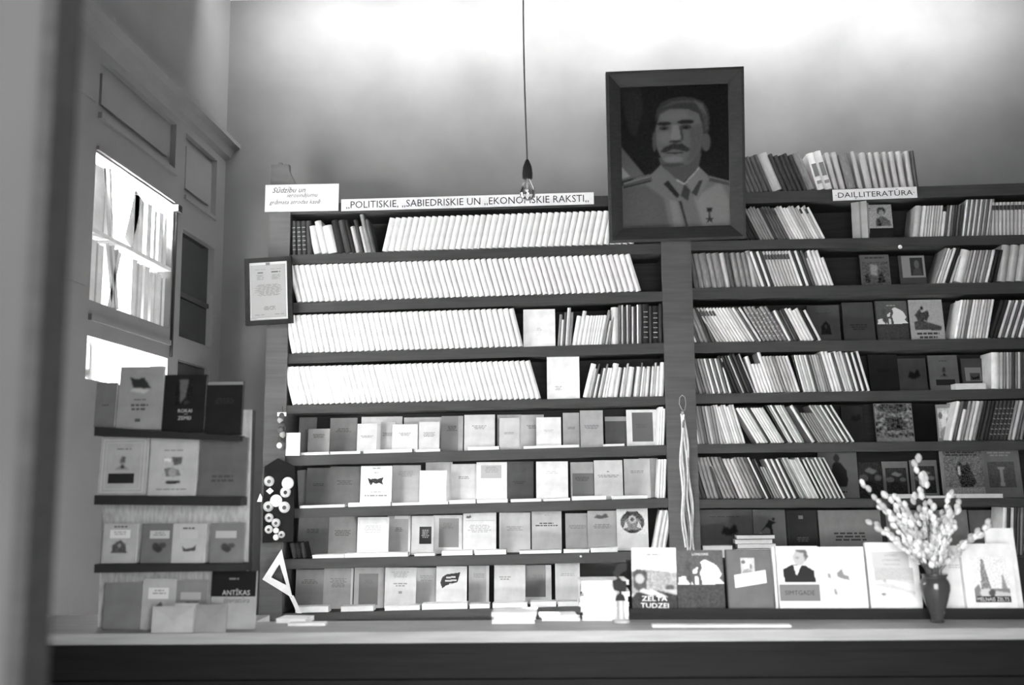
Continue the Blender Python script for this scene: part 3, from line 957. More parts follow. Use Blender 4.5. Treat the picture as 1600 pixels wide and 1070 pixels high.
row('L8', [  # first cover's dark tone is post shade put into colour
    (460, 890, 504, 952, .3, 'dark grey cover nearest the post on politics shelf eight', (TX(.75, 3, .6, .18),)),
    (504, 888, 550, 952, .42, 'grey title-page cover second from post on politics shelf eight', (TX(.75, 6, .6, .25), ('R', .93, 0, 1, 1, .7))),
    (552, 887, 599, 952, .55, 'grey cover with darker centre panel on politics shelf eight', (('R', .16, .08, .8, .85, .25), TX(.7, 3, .4, .2))),
    (600, 887, 649, 952, .7, 'pale cover with a tiny crest on politics shelf eight', (TX(.9, 4, .6, .5), ('L', .62, 2, .45, .03, .35), ('R', .45, .36, .56, .42, .35)), FR),
    (647, 887, 684, 951, .55, 'light grey cover left of the black banner cover on politics shelf eight', (TX(.8, 4, .7, .35),)),
    (681, 885, 729, 951, .82, 'white cover with a black ragged banner on politics shelf eight', (('P', 'banner', .12, .45, .8, .85),), FR),
    (732, 884, 764, 949, .56, 'narrow grey cover right of the banner cover on politics shelf eight', (TX(.8, 3, .6, .4), ('R', .86, 0, 1, 1, .75))),
    (772, 883, 821, 950, .74, 'white cover with a small title at its left on politics shelf eight', (('L', .72, 2, .45, .03, .35, .35),), FR),
    (821, 883, 862, 949, .78, 'white-edged cover with grey panel on politics shelf eight', (('R', 0, .18, .78, 1, .26), TX(.75, 3, .5, .2, ))),
    (868, 880, 907, 948, .72, 'pale cover at the right end of politics shelf eight', (('R', .92, 0, 1, 1, .85), TX(.75, 2, .6, .5)), FR),
])
row('R1', [
    (1332, 318, 1353, 369, .5, 'pale book set end-on beside the portrait cover on fiction shelf one', (('R', .5, 0, .62, 1, .3),), dict(Y=YF+.05, th=.05, yaw=-.5, tilt=.02)),
    (1355, 319, 1398, 369, .06, 'book with a curly-haired figure on its cover on fiction shelf one', (('P', 'woman', .02, .32, .98, .99), ('L', .9, 2, .2, .03, .3, .16)), dict(Y=YF+.05, th=.03)),
])
row('R2', [
    (1347, 398, 1393, 446, .22, 'grey cover showing two dim figures on fiction shelf two', (('P', 'figures', .06, .05, .95, .78), ('L', .93, 1, .7, .05, .12)), dict(Y=YF+.07)),
    (1408, 399, 1449, 443, .14, 'dark book with a small framed portrait on fiction shelf two', (('R', .1, .28, .98, .98, .42), ('P', 'saint', .42, .34, .9, .92)), dict(Y=YF+.07)),
])
row('R3', [
    (1265, 477, 1315, 534, .13, 'dim grey cover with a dark vignette on fiction shelf three', (('P', 'cottage', .35, .18, .75, .6), TX(.8, 1, .5, .09)), dict(Y=YF+.1)),
    (1320, 472, 1369, 533, .13, 'dim grey cover with three title lines on fiction shelf three', (('L', .45, 3, .6, .03, .08),), dict(Y=YF+.1)),
    (1372, 470, 1422, 532, .07, 'black cover with a white camp scene on fiction shelf three', (('P', 'camp', 0.02, 0, 1, 1), ('L', .9, 1, .4, .03, .4)), dict(Y=YF+.07)),
    (1425, 468, 1478, 531, .52, 'light cover with a galloping horseman on fiction shelf three', (('P', 'horseman', .04, .04, .98, .98), ('L', .2, 1, .75, .05, .12), ('L', .11, 1, .7, .05, .12)), dict(Y=YF+.07)),
    (1483, 469, 1503, 512, .74, 'white framed pamphlet tilted beside the horseman cover on fiction shelf three', (('R', .3, .1, .75, .85, .12), ('R', .4, .2, .65, .78, .7)), dict(Y=YF+.16, roll=.18, yaw=-.3)),
])
row('R4', [
    (1361, 554, 1407, 615, .05, 'very dark cover right of the striped booklets on fiction shelf four', (TX(.6, 2, .5, .03),), dict(Y=YF+.12)),
    (1407, 560, 1451, 613, .12, 'dark cover with dim sketch on fiction shelf four', (('P', 'spot', .3, .35, .8, .7),), dict(Y=YF+.12)),
    (1455, 555, 1501, 611, .2, 'grey cover with a portrait bust above a dark label on fiction shelf four', (('P', 'bust', .3, .35, .7, .68), ('R', .2, .16, .85, .32, .05), TX(.85, 1, .4, .1)), dict(Y=YF+.09)),
    (1506, 560, 1546, 606, .13, 'dark cover with a pale picture panel on fiction shelf four', (('R', .12, .3, .75, .72, .32), ('P', 'hull', .3, .32, .7, .55)), dict(Y=YF+.12)),
])
row('R5', [
    (1318, 634, 1352, 691, .06, 'dark cover behind the steep booklets on fiction shelf five', (('P', 'spot', .4, .55, .95, .8),), dict(Y=YF+.13)),
    (1370, 630, 1430, 690, .2, 'patterned cover crowded with figures on fiction shelf five', (('P', 'crowd', .02, .02, .98, .98),), dict(Y=YF+.07)),
    (1430, 630, 1474, 688, .03, 'black cover right of the patterned one on fiction shelf five', (), dict(Y=YF+.14)),
    (1466, 632, 1488, 688, .3, 'flowered white-spotted cover beside the black one on fiction shelf five', (('P', 'oval', .1, .1, .95, .9),), dict(Y=YF+.09, yaw=-.2)),
])
row('R6', [
    (1283, 705, 1344, 779, .2, 'grey cover with a man in a dark coat on fiction shelf six', (('P', 'coat', .3, .22, .78, .96), ('L', .15, 1, .35, .04, .07, .55)), dict(Y=YF+.1)),
    (1345, 722, 1382, 779, .06, 'dark picture cover right of the coat cover on fiction shelf six', (('P', 'dusk', 0, 0, 1, 1),), dict(Y=YF+.13)),
    (1383, 721, 1423, 776, .2, 'grey-bordered cover with a dusk scene on fiction shelf six', (('P', 'dusk', .1, .1, .92, .82),), dict(Y=YF+.1)),
    (1426, 719, 1469, 776, .2, 'bordered dark cover behind the tall branches on fiction shelf six', (('P', 'dusk', .14, .12, .9, .84),), dict(Y=YF+.1)),
    (1476, 702, 1541, 774, .26, 'large cover with riders on horseback on fiction shelf six', (('P', 'riders', .06, .02, 1, 1), ('L', .95, 2, .8, .03, .07)), dict(Y=YF+.07, th=.02)),
    (1537, 700, 1600, 774, .22, 'grey cover with a pale pillar picture at the end of fiction shelf six', (('P', 'rhythm', .18, .2, .85, .72), ('L', .92, 2, .6, .03, .36)), dict(Y=YF+.1)),
])
row('R7', [
    (1093, 796, 1179, 868, .16, 'wide dim cover nearest the partition on fiction shelf seven', (TX(.85, 1, .6, .1), ('P', 'spot', .4, .4, .75, .7)), dict(Y=YF+.14)),
    (1180, 796, 1231, 868, .2, 'grey cover with a ski runner on fiction shelf seven', (('P', 'skier', .15, .32, .75, .85), TX(.22, 2, .6, .3)), dict(Y=YF+.11)),
    (1232, 797, 1281, 868, .05, 'black cover with a tiny pale crest on fiction shelf seven', (('B', .06, .015, .08), ('R', .4, .8, .55, .88, .3), TX(.4, 3, .4, .14)), dict(Y=YF+.11)),
    (1283, 797, 1381, 868, .3, 'broad grey cover with three centred title lines on fiction shelf seven', (('L', .5, 3, .6, .04, .1),), dict(Y=YF+.11)),
    (1381, 797, 1518, 868, .3, 'large plain grey cover behind the branches on fiction shelf seven', (('R', 0, 0, .06, 1, .08),), dict(Y=YF+.13)),
    (1520, 797, 1570, 868, .26, 'plain grey cover near the end of fiction shelf seven', (), dict(Y=YF+.18)),
])


# ---- booklets lying flat along the shelf fronts
def flat(shelf, x0, x1, th, label, group, dz=0.0, tone=.82, Y0=YF+.003, Y1=YF+.075, z=None, yaw=0.0):
    z0 = shelf_z(shelf, 0) if z is None else z
    a, b = P(x0, 700, Y0).x, P(x1, 700, Y0).x
    if shelf:
        z0 = shelf_z(shelf, (a+b)/2)
    s = (Y0-CAM.y)/FPX
    h = th*s
    o = link('booklet', None, None, ((a+b)/2, Y0, z0+dz+.0012), (0, 0, yaw))
    if shelf:
        o.rotation_euler[1] = -math.atan(SHELF[shelf][2])
    w = (b-a)/2
    t = min(.0015, h*.25)
    MB().box(-w, w, 0, Y1-Y0, 0, t).box(-w, w, 0, Y1-Y0, h-t, h).build('cover', mat(tone, .6), o)
    MB().box(-w+.001, w-.001, .001, Y1-Y0-.001, t, h-t).build('pages', M_PAGES, o)
    tag(o, label, 'booklet', group)
    return h


ORD = ('first', 'second', 'third', 'fourth', 'fifth', 'sixth', 'seventh', 'eighth', 'ninth', 'tenth')
for sh, lst in (('L5', ((470, 514, 4), (516, 563, 4), (569, 644, 5), (649, 688, 3.5), (731, 780, 5), (818, 905, 4), (943, 976, 3.5))),
                ('L6', ((470, 540, 4), (545, 611, 6), (613, 700, 4), (702, 743, 6), (745, 793, 5), (797, 845, 4.5), (848, 890, 4), (892, 946, 6), (954, 1010, 5))),
                ('L7', ((491, 540, 5), (541, 638, 6), (648, 680, 4), (690, 738, 7), (741, 790, 7), (810, 875, 5), (878, 918, 5), (920, 962, 7))),
                ('L8', ((466, 517, 9), (536, 586, 8), (603, 657, 7), (660, 730, 9), (733, 764, 7), (768, 822, 7), (826, 866, 8), (868, 905, 7)))):
    n = PS[int(sh[1])-1]
    for k, (a, b, t) in enumerate(lst):
        flat(sh, a, b, t, 'white booklet lying flat on politics shelf %s, %s from the post' % (n, ORD[k]), 'flat booklets on politics shelf %s' % n, tone=.82 if (k+int(sh[1])) % 3 else .7)
flat('R4', 1500, 1548, 9, 'thick white book lying flat on fiction shelf four', 'flat books in the fiction bookcase')
for k, (a, b, t) in enumerate(((1390, 1424, 6), (1428, 1486, 3.5), (1490, 1562, 6))):
    flat('R6', a, b, t, 'white booklet lying flat on fiction shelf six, %s from the partition' % ORD[k], 'flat books in the fiction bookcase')
dz = 0
flat('R7', 1093, 1139, 18, 'thick pale booklet block lying flat next to the partition on fiction shelf seven', 'flat books in the fiction bookcase', tone=.5)
zz = 0.0
for k in range(5):
    zz += flat('R7', 1141+(k*3) % 7, 1207-(k*5) % 9, 6.2, 'booklet in the small pile on fiction shelf seven, %s from the bottom' % ORD[k], 'booklet pile on fiction shelf seven', dz=zz, tone=(.75, .2, .8, .65, .05)[k])+.0022

# ================================================================== SIGNS, PORTRAIT, WALL PIECES


def board(name, x0, yl0, yl1, x1, yr0, yr1, Y, th, m, label, cat, parent=None, rotx=0.0):
    """upright board given by the pixel y of its left (yl0 top, yl1 bottom) and right edges; returns Empty (origin lower left), w, h"""
    a, b = P(x0, yl1, Y), P(x1, yr1, Y)
    top = P(x0, yl0, Y)
    w, h = (b-a).length, (top-a).length
    ang = -math.atan2(b.z-a.z, b.x-a.x)
    o = thing(name, label, cat, a, (rotx, ang, 0))
    MB().box(0, w, 0, th, 0, h).build('board', m, o)
    return o, w, h


PAPER = mat(.82, .7)
o, w, h = board('sign', 533, 311.5, 329.5, 928, 301, 318.5, YF-.012, .006, PAPER, 'long white sign lettered with the politics heading', 'sign')
pr = Print(w, h)
pr.text(',,POLITISKIE, ,,SABIEDRISKIE UN ,,EKONOMSKIE RAKSTI,,', .5, .46, .70, .05, -.96)
pr.build('lettering', o)
o, w, h = board('sign', 1302, 296.5, 313.5, 1433.5, 291.5, 308.5, YF-.012, .006, PAPER, 'short white sign lettered with the fiction heading', 'sign')
pr = Print(w, h)
pr.text('\u00b7DAI\u013bLITERAT\u016aRA\u00b7', .5, .47, .78, .05, -.94)
pr.build('lettering', o)
o, w, h = board('sign', 413.5, 289, 331, 528.5, 284.5, 329, YF-.026, .004, PAPER, 'handwritten white card pinned at the top of the post', 'sign')
pr = Print(w, h)
pr.text('S\u016bdz\u012bbu un', .3, .80, .20, .08, .45, .35, left=.10)
pr.build('lettering', o)
pr = Print(w, h)
pr.text('ierosin\u0101jumu', .5, .58, .20, .12, .55, .35, left=.30)
pr.build('lettering', o)
pr = Print(w, h)
pr.text('gr\u0101mata atrodas kas\u0113', .5, .33, .20, .08, .82, .35, left=.06)
pr.build('lettering', o)

# framed certificate on the post
o, w, h = board('framed_certificate', 384.5, 405, 509, 458, 403, 504.5, YF-.032, .012, mat(.012, .6), 'small dark-framed certificate hanging on the bookcase post', 'certificate')
fr = MB()
b = .024
fr.box(0, w, -.012, 0, 0, b).box(0, w, -.012, 0, h-b, h).box(0, b, -.012, 0, b, h-b).box(w-b, w, -.012, 0, b, h-b)
fr.build('frame', mat(.014, .6, 'wood'), o)
pr = Print(w, h, -.002)
pr.rect(.09, .055, .90, .94, .6)
pr.rect(.125, .10, .865, .895, .34)
pr.rect(.14, .11, .85, .885, .36)
pr.lines(.83, 1, .24, .008, .25, .33)
pr.lines(.83, 1, .24, .008, .25, .66)
pr.lines(.785, 1, .2, .016, .1, .33)
pr.lines(.79, 1, .26, .016, .08, .66)
pr.lines(.745, 5, .2, .009, .25, .33)
pr.lines(.745, 5, .22, .009, .25, .66)
pr.lines(.60, 14, .6, .007, .24, .5)
pr.lines(.27, 3, .35, .012, .22, .52)
pr.lines(.15, 1, .2, .008, .2, .3)
pr.lines(.15, 1, .2, .008, .2, .72)
pr.rect(.45, .885, .54, .925, .2)
pr.build('document', o)

# big portrait
pz = [P(952, 380, 5.2), P(1161, 376, 5.2), P(952, 115, 5.02), P(1168, 106, 5.02)]
pw = (pz[1].x-pz[0].x+pz[3].x-pz[2].x)/2
ph = math.hypot(pz[2].z-pz[0].z, .18)
o = thing('framed_portrait', 'large dark-framed portrait of a moustached man in pale uniform', 'portrait', (pz[0].x, 5.2, pz[0].z), (math.atan2(.18, pz[2].z-pz[0].z), -.012, 0))
fw, fd = .075, .05


def bar(pts_out, pts_in):
    m = MB()
    (a, b), (c, d) = pts_out, pts_in        # outer edge a->b, inner edge d<-c
    # outer lip forward, inner edge recessed; top face slopes inward
    lip = .014

    def lerp(p, q, t):
        return (p[0]+(q[0]-p[0])*t, p[1]+(q[1]-p[1])*t)
    a2, b2 = lerp(a, c, lip/fw), lerp(b, d, lip/fw)
    V = lambda p, y: (p[0], y, p[1])
    m.face([V(a, -fd), V(b, -fd), V(b2, -fd), V(a2, -fd)])
    m.face([V(a2, -fd), V(b2, -fd), V(d, -.008), V(c, -.008)])
    m.face([V(b, -fd), V(a, -fd), V(a, .02), V(b, .02)])
    m.face([V(c, -.008), V(d, -.008), V(d, .02), V(c, .02)])
    m.face([V(a, .02), V(c, .02), V(d, .02), V(b, .02)])
    m.face([V(a, -fd), V(a2, -fd), V(c, -.008), V(c, .02), V(a, .02)])
    m.face([V(b, .02), V(d, .02), V(d, -.008), V(b2, -fd), V(b, -fd)])
    return m


OUT = [(0, 0), (pw, 0), (pw, ph), (0, ph)]
INN = [(fw, fw), (pw-fw, fw), (pw-fw, ph-fw), (fw, ph-fw)]
M_FRAME = mat(.03, .4, 'wood')
for k in range(4):
    bar((OUT[k], OUT[(k+1) % 4]), (INN[k], INN[(k+1) % 4])).build('frame_bar', M_FRAME, o)
MB().box(fw*.5, pw-fw*.5, .004, .02, fw*.5, ph-fw*.5).build('backing', M_DARKWOOD, o)
pxf = lambda x, y: ((x-180)/565.0, 1-(y-170)/772.0)
ops = [('f', .02),
       ('p', [(180, 170), (290, 170), (300, 300), (260, 440), (230, 420), (200, 300)], .04, 5), ('p', [(180, 490), (300, 650), (180, 680)], .14, 2), ('p', [(180, 600), (225, 655), (180, 668)], .3, 2),
       ('p', [(180, 710), (260, 660), (340, 645), (390, 596), (480, 700), (520, 710), (585, 615), (640, 668), (745, 710), (745, 942), (180, 942)], .17, 1),
       ('p', [(180, 720), (300, 700), (400, 780), (430, 942), (180, 942)], .12, 8), ('p', [(560, 780), (700, 700), (740, 800), (740, 942), (600, 942)], .24, 10), ('p', [(430, 790), (470, 800), (500, 942), (450, 942)], .22, 4),
       ('p', [(185, 690), (330, 650), (342, 682), (190, 718)], .10, 1), ('p', [(185, 712), (340, 680), (340, 686), (190, 720)], .03, 1), ('p', [(190, 690), (330, 655), (330, 662), (192, 698)], .22, 1),
       ('p', [(630, 665), (745, 700), (745, 724), (635, 694)], .09, 1), ('p', [(640, 668), (745, 699), (745, 706), (640, 675)], .2, 1),
       ('p', [(376, 560), (400, 630), (500, 702), (585, 620), (600, 540)], .10, 2),
       ('p', [(385, 600), (500, 705), (482, 752), (420, 700), (362, 650)], .17, 1), ('p', [(585, 615), (640, 680), (575, 805), (545, 740), (520, 705)], .2, 1),
       ('p', [(470, 678), (508, 702), (586, 618), (586, 628), (510, 712), (468, 688)], .34, 1),
       ('p', [(400, 702), (424, 684), (482, 764), (470, 784)], .03, 1), ('p', [(586, 690), (606, 688), (572, 776), (546, 756)], .06, 1), ('p', [(508, 708), (540, 742), (526, 800), (488, 770)], .06, 1),
       ('p', [(478, 800), (492, 800), (524, 936), (514, 940)], .05, 1),
       
       ('e', 484, 445, 122, 165, .15, 2), ('p', [(385, 320), (600, 310), (610, 440), (590, 540), (500, 600), (400, 580), (362, 480), (365, 400)], .15, 3),
       ('e', 625, 482, 24, 50, .11, 2), ('e', 356, 470, 10, 55, .10, 2), ('p', [(362, 362), (368, 305), (392, 264), (440, 242), (500, 233), (560, 240), (612, 262), (640, 308), (648, 370), (640, 432), (616, 440), (606, 380), (590, 330), (548, 304), (490, 297), (440, 299), (402, 312), (378, 345)], .06, 1),
       ('p', [(395, 290), (450, 258), (540, 250), (600, 285), (560, 268), (480, 268), (420, 285)], .10, 2), ('p', [(560, 252), (612, 276), (632, 340), (628, 390), (612, 330), (585, 285)], .13, 2), ('p', [(600, 300), (636, 350), (638, 410), (622, 420), (616, 360)], .085, 2),
       ('e', 460, 335, 75, 30, .18, 16), ('e', 415, 450, 40, 34, .19, 16), ('p', [(540, 400), (604, 380), (612, 470), (585, 560), (520, 600), (540, 520)], .115, 14),
       ('e', 408, 376, 38, 11, .035, 2), ('e', 522, 370, 44, 12, .03, 2), ('e', 408, 400, 26, 13, .07, 2), ('e', 522, 398, 30, 14, .055, 2), ('e', 408, 402, 9, 6, .02, 1), ('e', 522, 400, 10, 6, .02, 1),
       ('p', [(452, 385), (482, 385), (498, 455), (470, 472), (440, 462)], .22, 3), ('p', [(488, 390), (500, 392), (510, 465), (498, 468)], .07, 2), ('e', 466, 474, 34, 7, .05, 2),
       ('p', [(385, 528), (405, 505), (455, 484), (500, 486), (545, 520), (525, 532), (480, 520), (450, 516), (410, 534)], .045, 2), ('e', 462, 536, 46, 5, .05, 1), ('e', 455, 570, 50, 18, .2, 5), ('e', 455, 600, 60, 10, .07, 4),
       ('p', [(622, 842), (654, 842), (650, 864), (626, 864)], .03, 1), ('p', [(633, 864), (643, 864), (643, 895), (633, 895)], .10, 0), ('p', [(638, 880), (645, 897), (662, 897), (648, 907), (655, 924), (638, 913), (621, 924), (628, 907), (614, 897), (631, 897)], .05, 0),
       ('n', .03, 1, 40)]
pr = Print(pw-2*fw+.004, ph-2*fw+.004, 0)
pr.grid(blur(paint(150, 205, ops, pxf), 1)*.8)
pr.build('painted_canvas', o, (fw-.002, .003, fw-.002))
MB().tube([(pw*.3, .01, ph-.05), (pw*.5, .14, ph+.03), (pw*.7, .01, ph-.05)], .002, 5).build('hanging_cord', M_DARKWOOD, o)

# drawing pins in the shelf fronts
for (px_, py_, lab) in ((1406, 386, 'round white pin head in the board below fiction shelf one'), (907.5, 869, 'tiny white pin head in the board below politics shelf seven')):
    p = P(px_, py_, YF-.001)
    r = .011 if px_ > 1000 else .006
    po = thing('drawing_pin', lab, 'pin', p)
    MB().lathe([(r*.5, -.004), (r*.9, 0), (r, r*.35), (r*.75, r*.8), (r*.3, r)], 14, axis='y').build('pin_head', mat(.85, .4), po, True)
    MB().lathe([(.001, -.008), (.001, 0)], 6, axis='y').build('pin_shank', mat(.3, .3, 'metal'), po)

# badge board hanging on the post
bp = [(413, 729), (434, 716), (461, 729), (458, 846), (410, 848)]
Yb = YF-.03
pts = [P(x, y, Yb) for x, y in bp]
o = thing('badge_board', 'dark pointed board of round badges hanging on the post', 'badge board', (pts[4].x, Yb, pts[4].z))
L = lambda p: (p.x-pts[4].x, p.z-pts[4].z)
MB().prism([L(pts[4]), L(pts[3]), L(pts[2]), L(pts[1]), L(pts[0])], 0, .012).build('board', mat(.008, .9, 'cloth'), o)
for bx, by, br, t in ((85, 213, 34, .45), (205, 225, 40, .6), (190, 283, 35, .5), (130, 338, 40, .85), (80, 375, 34, .4), (183, 380, 37, .5), (85, 447, 29, .5), (130, 480, 29, .5), (83, 522, 27, .5), (130, 530, 19, .85), (165, 555, 23, .45), (130, 573, 20, .85)):
    p = P(400+bx/4.115, 700+by/4.115, Yb)
    r = br/4.115/297
    c = L(p)
    bo = MB().lathe([(r, 0), (r, .004), (r*.85, .010), (r*.45, .014), (r*.05, .015)], 18, (c[0], 0, c[1]), axis='y').build('badge', mat(t, .25, 'metal', .5), o, True)
    if t < .6:
        MB().lathe([(r*.36, .0135), (r*.36, .0165), (r*.2, .0175)], 12, (c[0]+r*.1, 0, c[1]-r*.05), axis='y').build('badge_centre', mat(.05, .4), bo)
p = P(422, 767, Yb)
c = L(p)
MB().prism([(c[0]-.02, c[1]), (c[0], c[1]-.017), (c[0]+.02, c[1]), (c[0], c[1]+.017)], -.006, 0).build('badge', mat(.85, .4), o)
# little white tag beside it
p = P(405, 778, YF-.02)
tg = thing('paper_tag', 'tiny white paper tag left of the badge board', 'tag', p)
MB().prism([(-.012, -.02), (.014, -.02), (.016, .004), (.004, .024)], 0, .003).build('paper', PAPER, tg)
MB().tube([(.004, .001, .022), (.012, .01, .045)], .0008, 5).build('string', M_DARKWOOD, tg)

# hanging trinket of beads
o = thing('hanging_trinket', 'small beaded trinket hanging on the post above the badge board', 'trinket', P(439, 704, YF-.03))
s = 1/296
for k, (dx, dy, r, t) in enumerate(((0, 8, 7, .08), (-2, 18, 5, .04), (2, 25, 5, .3), (-1, 33, 5.5, .06), (2, 41, 5, .04), (-2, 48, 5, .25), (1, 55, 6, .06))):
    MB().lathe([(r*s*.3, -r*s), (r*s*.8, -r*s*.6), (r*s, 0), (r*s*.8, r*s*.6), (r*s*.3, r*s)], 12, (dx*s, 0, dy*s)).build('bead', mat(t, .3), o, True)
MB().box(-6*s, 8*s, -.012, -.009, 54*s, 60*s).build('tag', PAPER, o)
MB().lathe([(4.0*s, -.002), (4.5*s, .002), (2.5*s, .006)], 12, (-1*s, -.02, 8*s), axis='y').build('medallion', mat(.6, .3), o)
MB().tube([(0, 0, 4*s), (0, .005, 40*s), (0, .012, 70*s)], .0012, 6).build('string', M_DARKWOOD, o)

# white card at the end of the fifth shelf
c0 = P(446, 712, YF-.02)
cw, chh = P(468, 712, YF-.02).x-c0.x, P(446, 676, YF-.02).z-c0.z
o = thing('small_card', 'small white card standing on the end of politics shelf five', 'card', (c0.x, YF-.02, c0.z), (-.05, 0, 0))
MB().box(0, cw, 0, .003, 0, chh).build('card', PAPER, o)
pr = Print(cw, chh)
pr.lines(.75, 3, .5, .03, .6)
pr.build('card_print', o)

# set square and ruler
Ys = YF-.035
tri = [P(440, 858, Ys), P(410, 905, Ys), P(457, 934, Ys)]
hol = [P(437, 881, Ys), P(423.5, 902, Ys), P(447.5, 914, Ys)]
o = thing('set_square', 'white triangular set square hanging below the badge board', 'set square', (tri[1].x, Ys, tri[1].z))
m = MB()
q = [(p.x-tri[1].x, p.z-tri[1].z) for p in tri]
hq = [(p.x-tri[1].x, p.z-tri[1].z) for p in hol]
for i in range(3):
    j = (i+1) % 3
    m.hexa([(q[i][0], -.002, q[i][1]), (q[j][0], -.002, q[j][1]), (q[j][0], .002, q[j][1]), (q[i][0], .002, q[i][1]),
            (hq[i][0], -.002, hq[i][1]), (hq[j][0], -.002, hq[j][1]), (hq[j][0], .002, hq[j][1]), (hq[i][0], .002, hq[i][1])])
m.build('plate', mat(.84, .4), o)
MB().tube([(q[0][0], 0, q[0][1]-.008), (q[0][0]-.005, .012, q[0][1]+.03)], .001, 5).build('string', M_DARKWOOD, o)
a, b = P(455, 930, Ys), P(468, 958, Ys)
o = thing('ruler', 'short white ruler slanting below the set square', 'ruler', b)
d = (a-b)
MB().hexa([(-.012, -.0015, 0), (.012, -.0015, 0), (.012, .0015, 0), (-.012, .0015, 0), (d.x-.012, -.0015, d.z), (d.x+.012, -.0015, d.z), (d.x+.012, .0015, d.z), (d.x-.012, .0015, d.z)]).build('blade', mat(.8, .4), o)
MB().lathe([(.003, 0), (.003, .002)], 8, (d.x, 0, d.z-.008), axis='y').build('hole_rim', mat(.2, .4), o)

# hank of cords hanging on the partition
top = P(1066, 617, YF-.03)
o = thing('cord_hank', 'hank of pale cords hanging by a wire loop on the partition', 'cords', top)
s = 1/296
MB().tube([(0, 0, 0), (-4*s, 0, -4*s), (-5*s, 0, -14*s), (-1*s, 0, -23*s), (3*s, 0, -24*s), (5*s, 0, -14*s), (4*s, 0, -4*s), (0, 0, 0)], .0016, 6).build('wire_loop', mat(.35, .3, 'metal'), o)
MB().lathe([(.006, -.012), (.010, -.006), (.010, .006), (.006, .012)], 10, (0, 0, -28*s)).build('knot', mat(.2, .7), o)
for k, (ox, t, ph_) in enumerate(((-4, .75, 0), (-2, .6, 1.2), (0, .12, 2.0), (2, .7, 3.0), (4, .3, 4.2), (5, .62, 5))):
    pts = []
    for i in range(26):
        z = -30-i*8.4
        spread = .5+1.1*min(1, i/14)
        pts.append(((ox*spread+1.6*math.sin(i*.55+ph_)+(i/25)**2*3)*s, 1.5*math.cos(i*.6+ph_)*s, z*s*(1 if k % 2 else .965)))
    MB().tube(pts, 1.7*s, 6).build('cord', mat(t, .8, 'cloth'), o, True)

# ================================================================== BULB
Yl = 4.02
bc = P(824, 272, Yl)
o = thing('light_bulb', 'bare glass bulb hanging on a long cord from the ceiling', 'light bulb', bc)
up = ZC-bc.z
pts = []
for i in range(22):
    f = i/21
    pts.append((-.006*math.sin(f*5)-.012*f, .004*math.sin(f*9), .055+f*(up-.055)))
MB().tube(pts, .0034, 6).build('cord', mat(.10, .6), o, True)
MB().tube([(-.012, 0, up-.20), (-.02, -.004, up-.225), (-.010, .004, up-.25), (-.022, 0, up-.275), (-.012, 0, up-.31)], .006, 6).build('cord_knot', mat(.18, .6), o, True)
MB().tube([(-.012, 0, up-.20), (-.05, 0, up-.19), (-.065, 0, up-.215), (-.04, 0, up-.225)], .0012, 5).build('loose_wire', mat(.3, .5), o)
MB().lathe([(.006, .062), (.010, .055), (.019, .030), (.022, .0), (.021, -.018), (.018, -.02)], 18).build('socket', mat(.03, .4), o, True)
MB().lathe([(.013, -.016), (.014, -.028), (.022, -.045), (.030, -.062), (.033, -.080), (.030, -.098), (.018, -.111), (.004, -.115)], 20).build('glass', glass_mat('bulb_glass', .9, .12), o, True)
MB().lathe([(.004, -.02), (.005, -.05), (.002, -.06)], 8).build('filament_stem', mat(.6, .3), o)
MB().lathe([(.06, up-.012), (.055, up-.004), (.05, up)], 16, (-.012, 0, 0)).build('ceiling_rose', mat(.6, .5), o)

# added fixtures for the wall-brightening light, above the frame
for k, (x0, x1) in enumerate(((-1.7, -.35), (-.2, 1.15), (1.3, 2.65))):
    o = thing('added_wash_lamp', 'unseen tubular lamp added to brighten the upper wall, %s from the panel wall' % ('first', 'second', 'third')[k], 'lamp', (x0, LAMP_Y-.03, LAMP_Z), group='added lamps above the view')
    w = x1-x0
    MB().prism([(0, .03), (w, .03), (w, .06), (0, .06)], -.05, .02).build('housing', mat(.5, .4), o)
    MB().box(0, .02, -.02, .01, -.03, .03).build('end_cap', mat(.5, .4), o)
    MB().box(w-.02, w, -.02, .01, -.03, .03).build('end_cap', mat(.5, .4), o)
    MB().tube([(.02, -.005, 0), (w-.02, -.005, 0)], .013, 10).build('tube', mat(.8, .3), o, True)
    for x in (.2, w-.2):
        MB().tube([(x, -.015, .06), (x, -.015, ZC-LAMP_Z)], .006, 6).build('hanger', mat(.3, .4), o)

# ================================================================== COUNTER
ZT = .97
ctr = thing('shop_counter', 'dark wooden shop counter with boarded front across the foot of the view', 'counter')
fl, fr_ = PZ(60, 990.5, ZT), PZ(1700, 980.5, ZT)


def front_y(x):
    return fl.y+(fr_.y-fl.y)*(x-fl.x)/(fr_.x-fl.x)


def slab(x0, x1, back, z0, z1, off0=0.0, name='worktop', m=None):
    a0, a1 = front_y(x0)+off0, front_y(x1)+off0
    return MB().hexa([(x0, a0, z0), (x1, a1, z0), (x1, back(x1), z0), (x0, back(x0), z0), (x0, a0, z1), (x1, a1, z1), (x1, back(x1), z1), (x0, back(x0), z1)]).build(name, m or M_TOP, ctr)


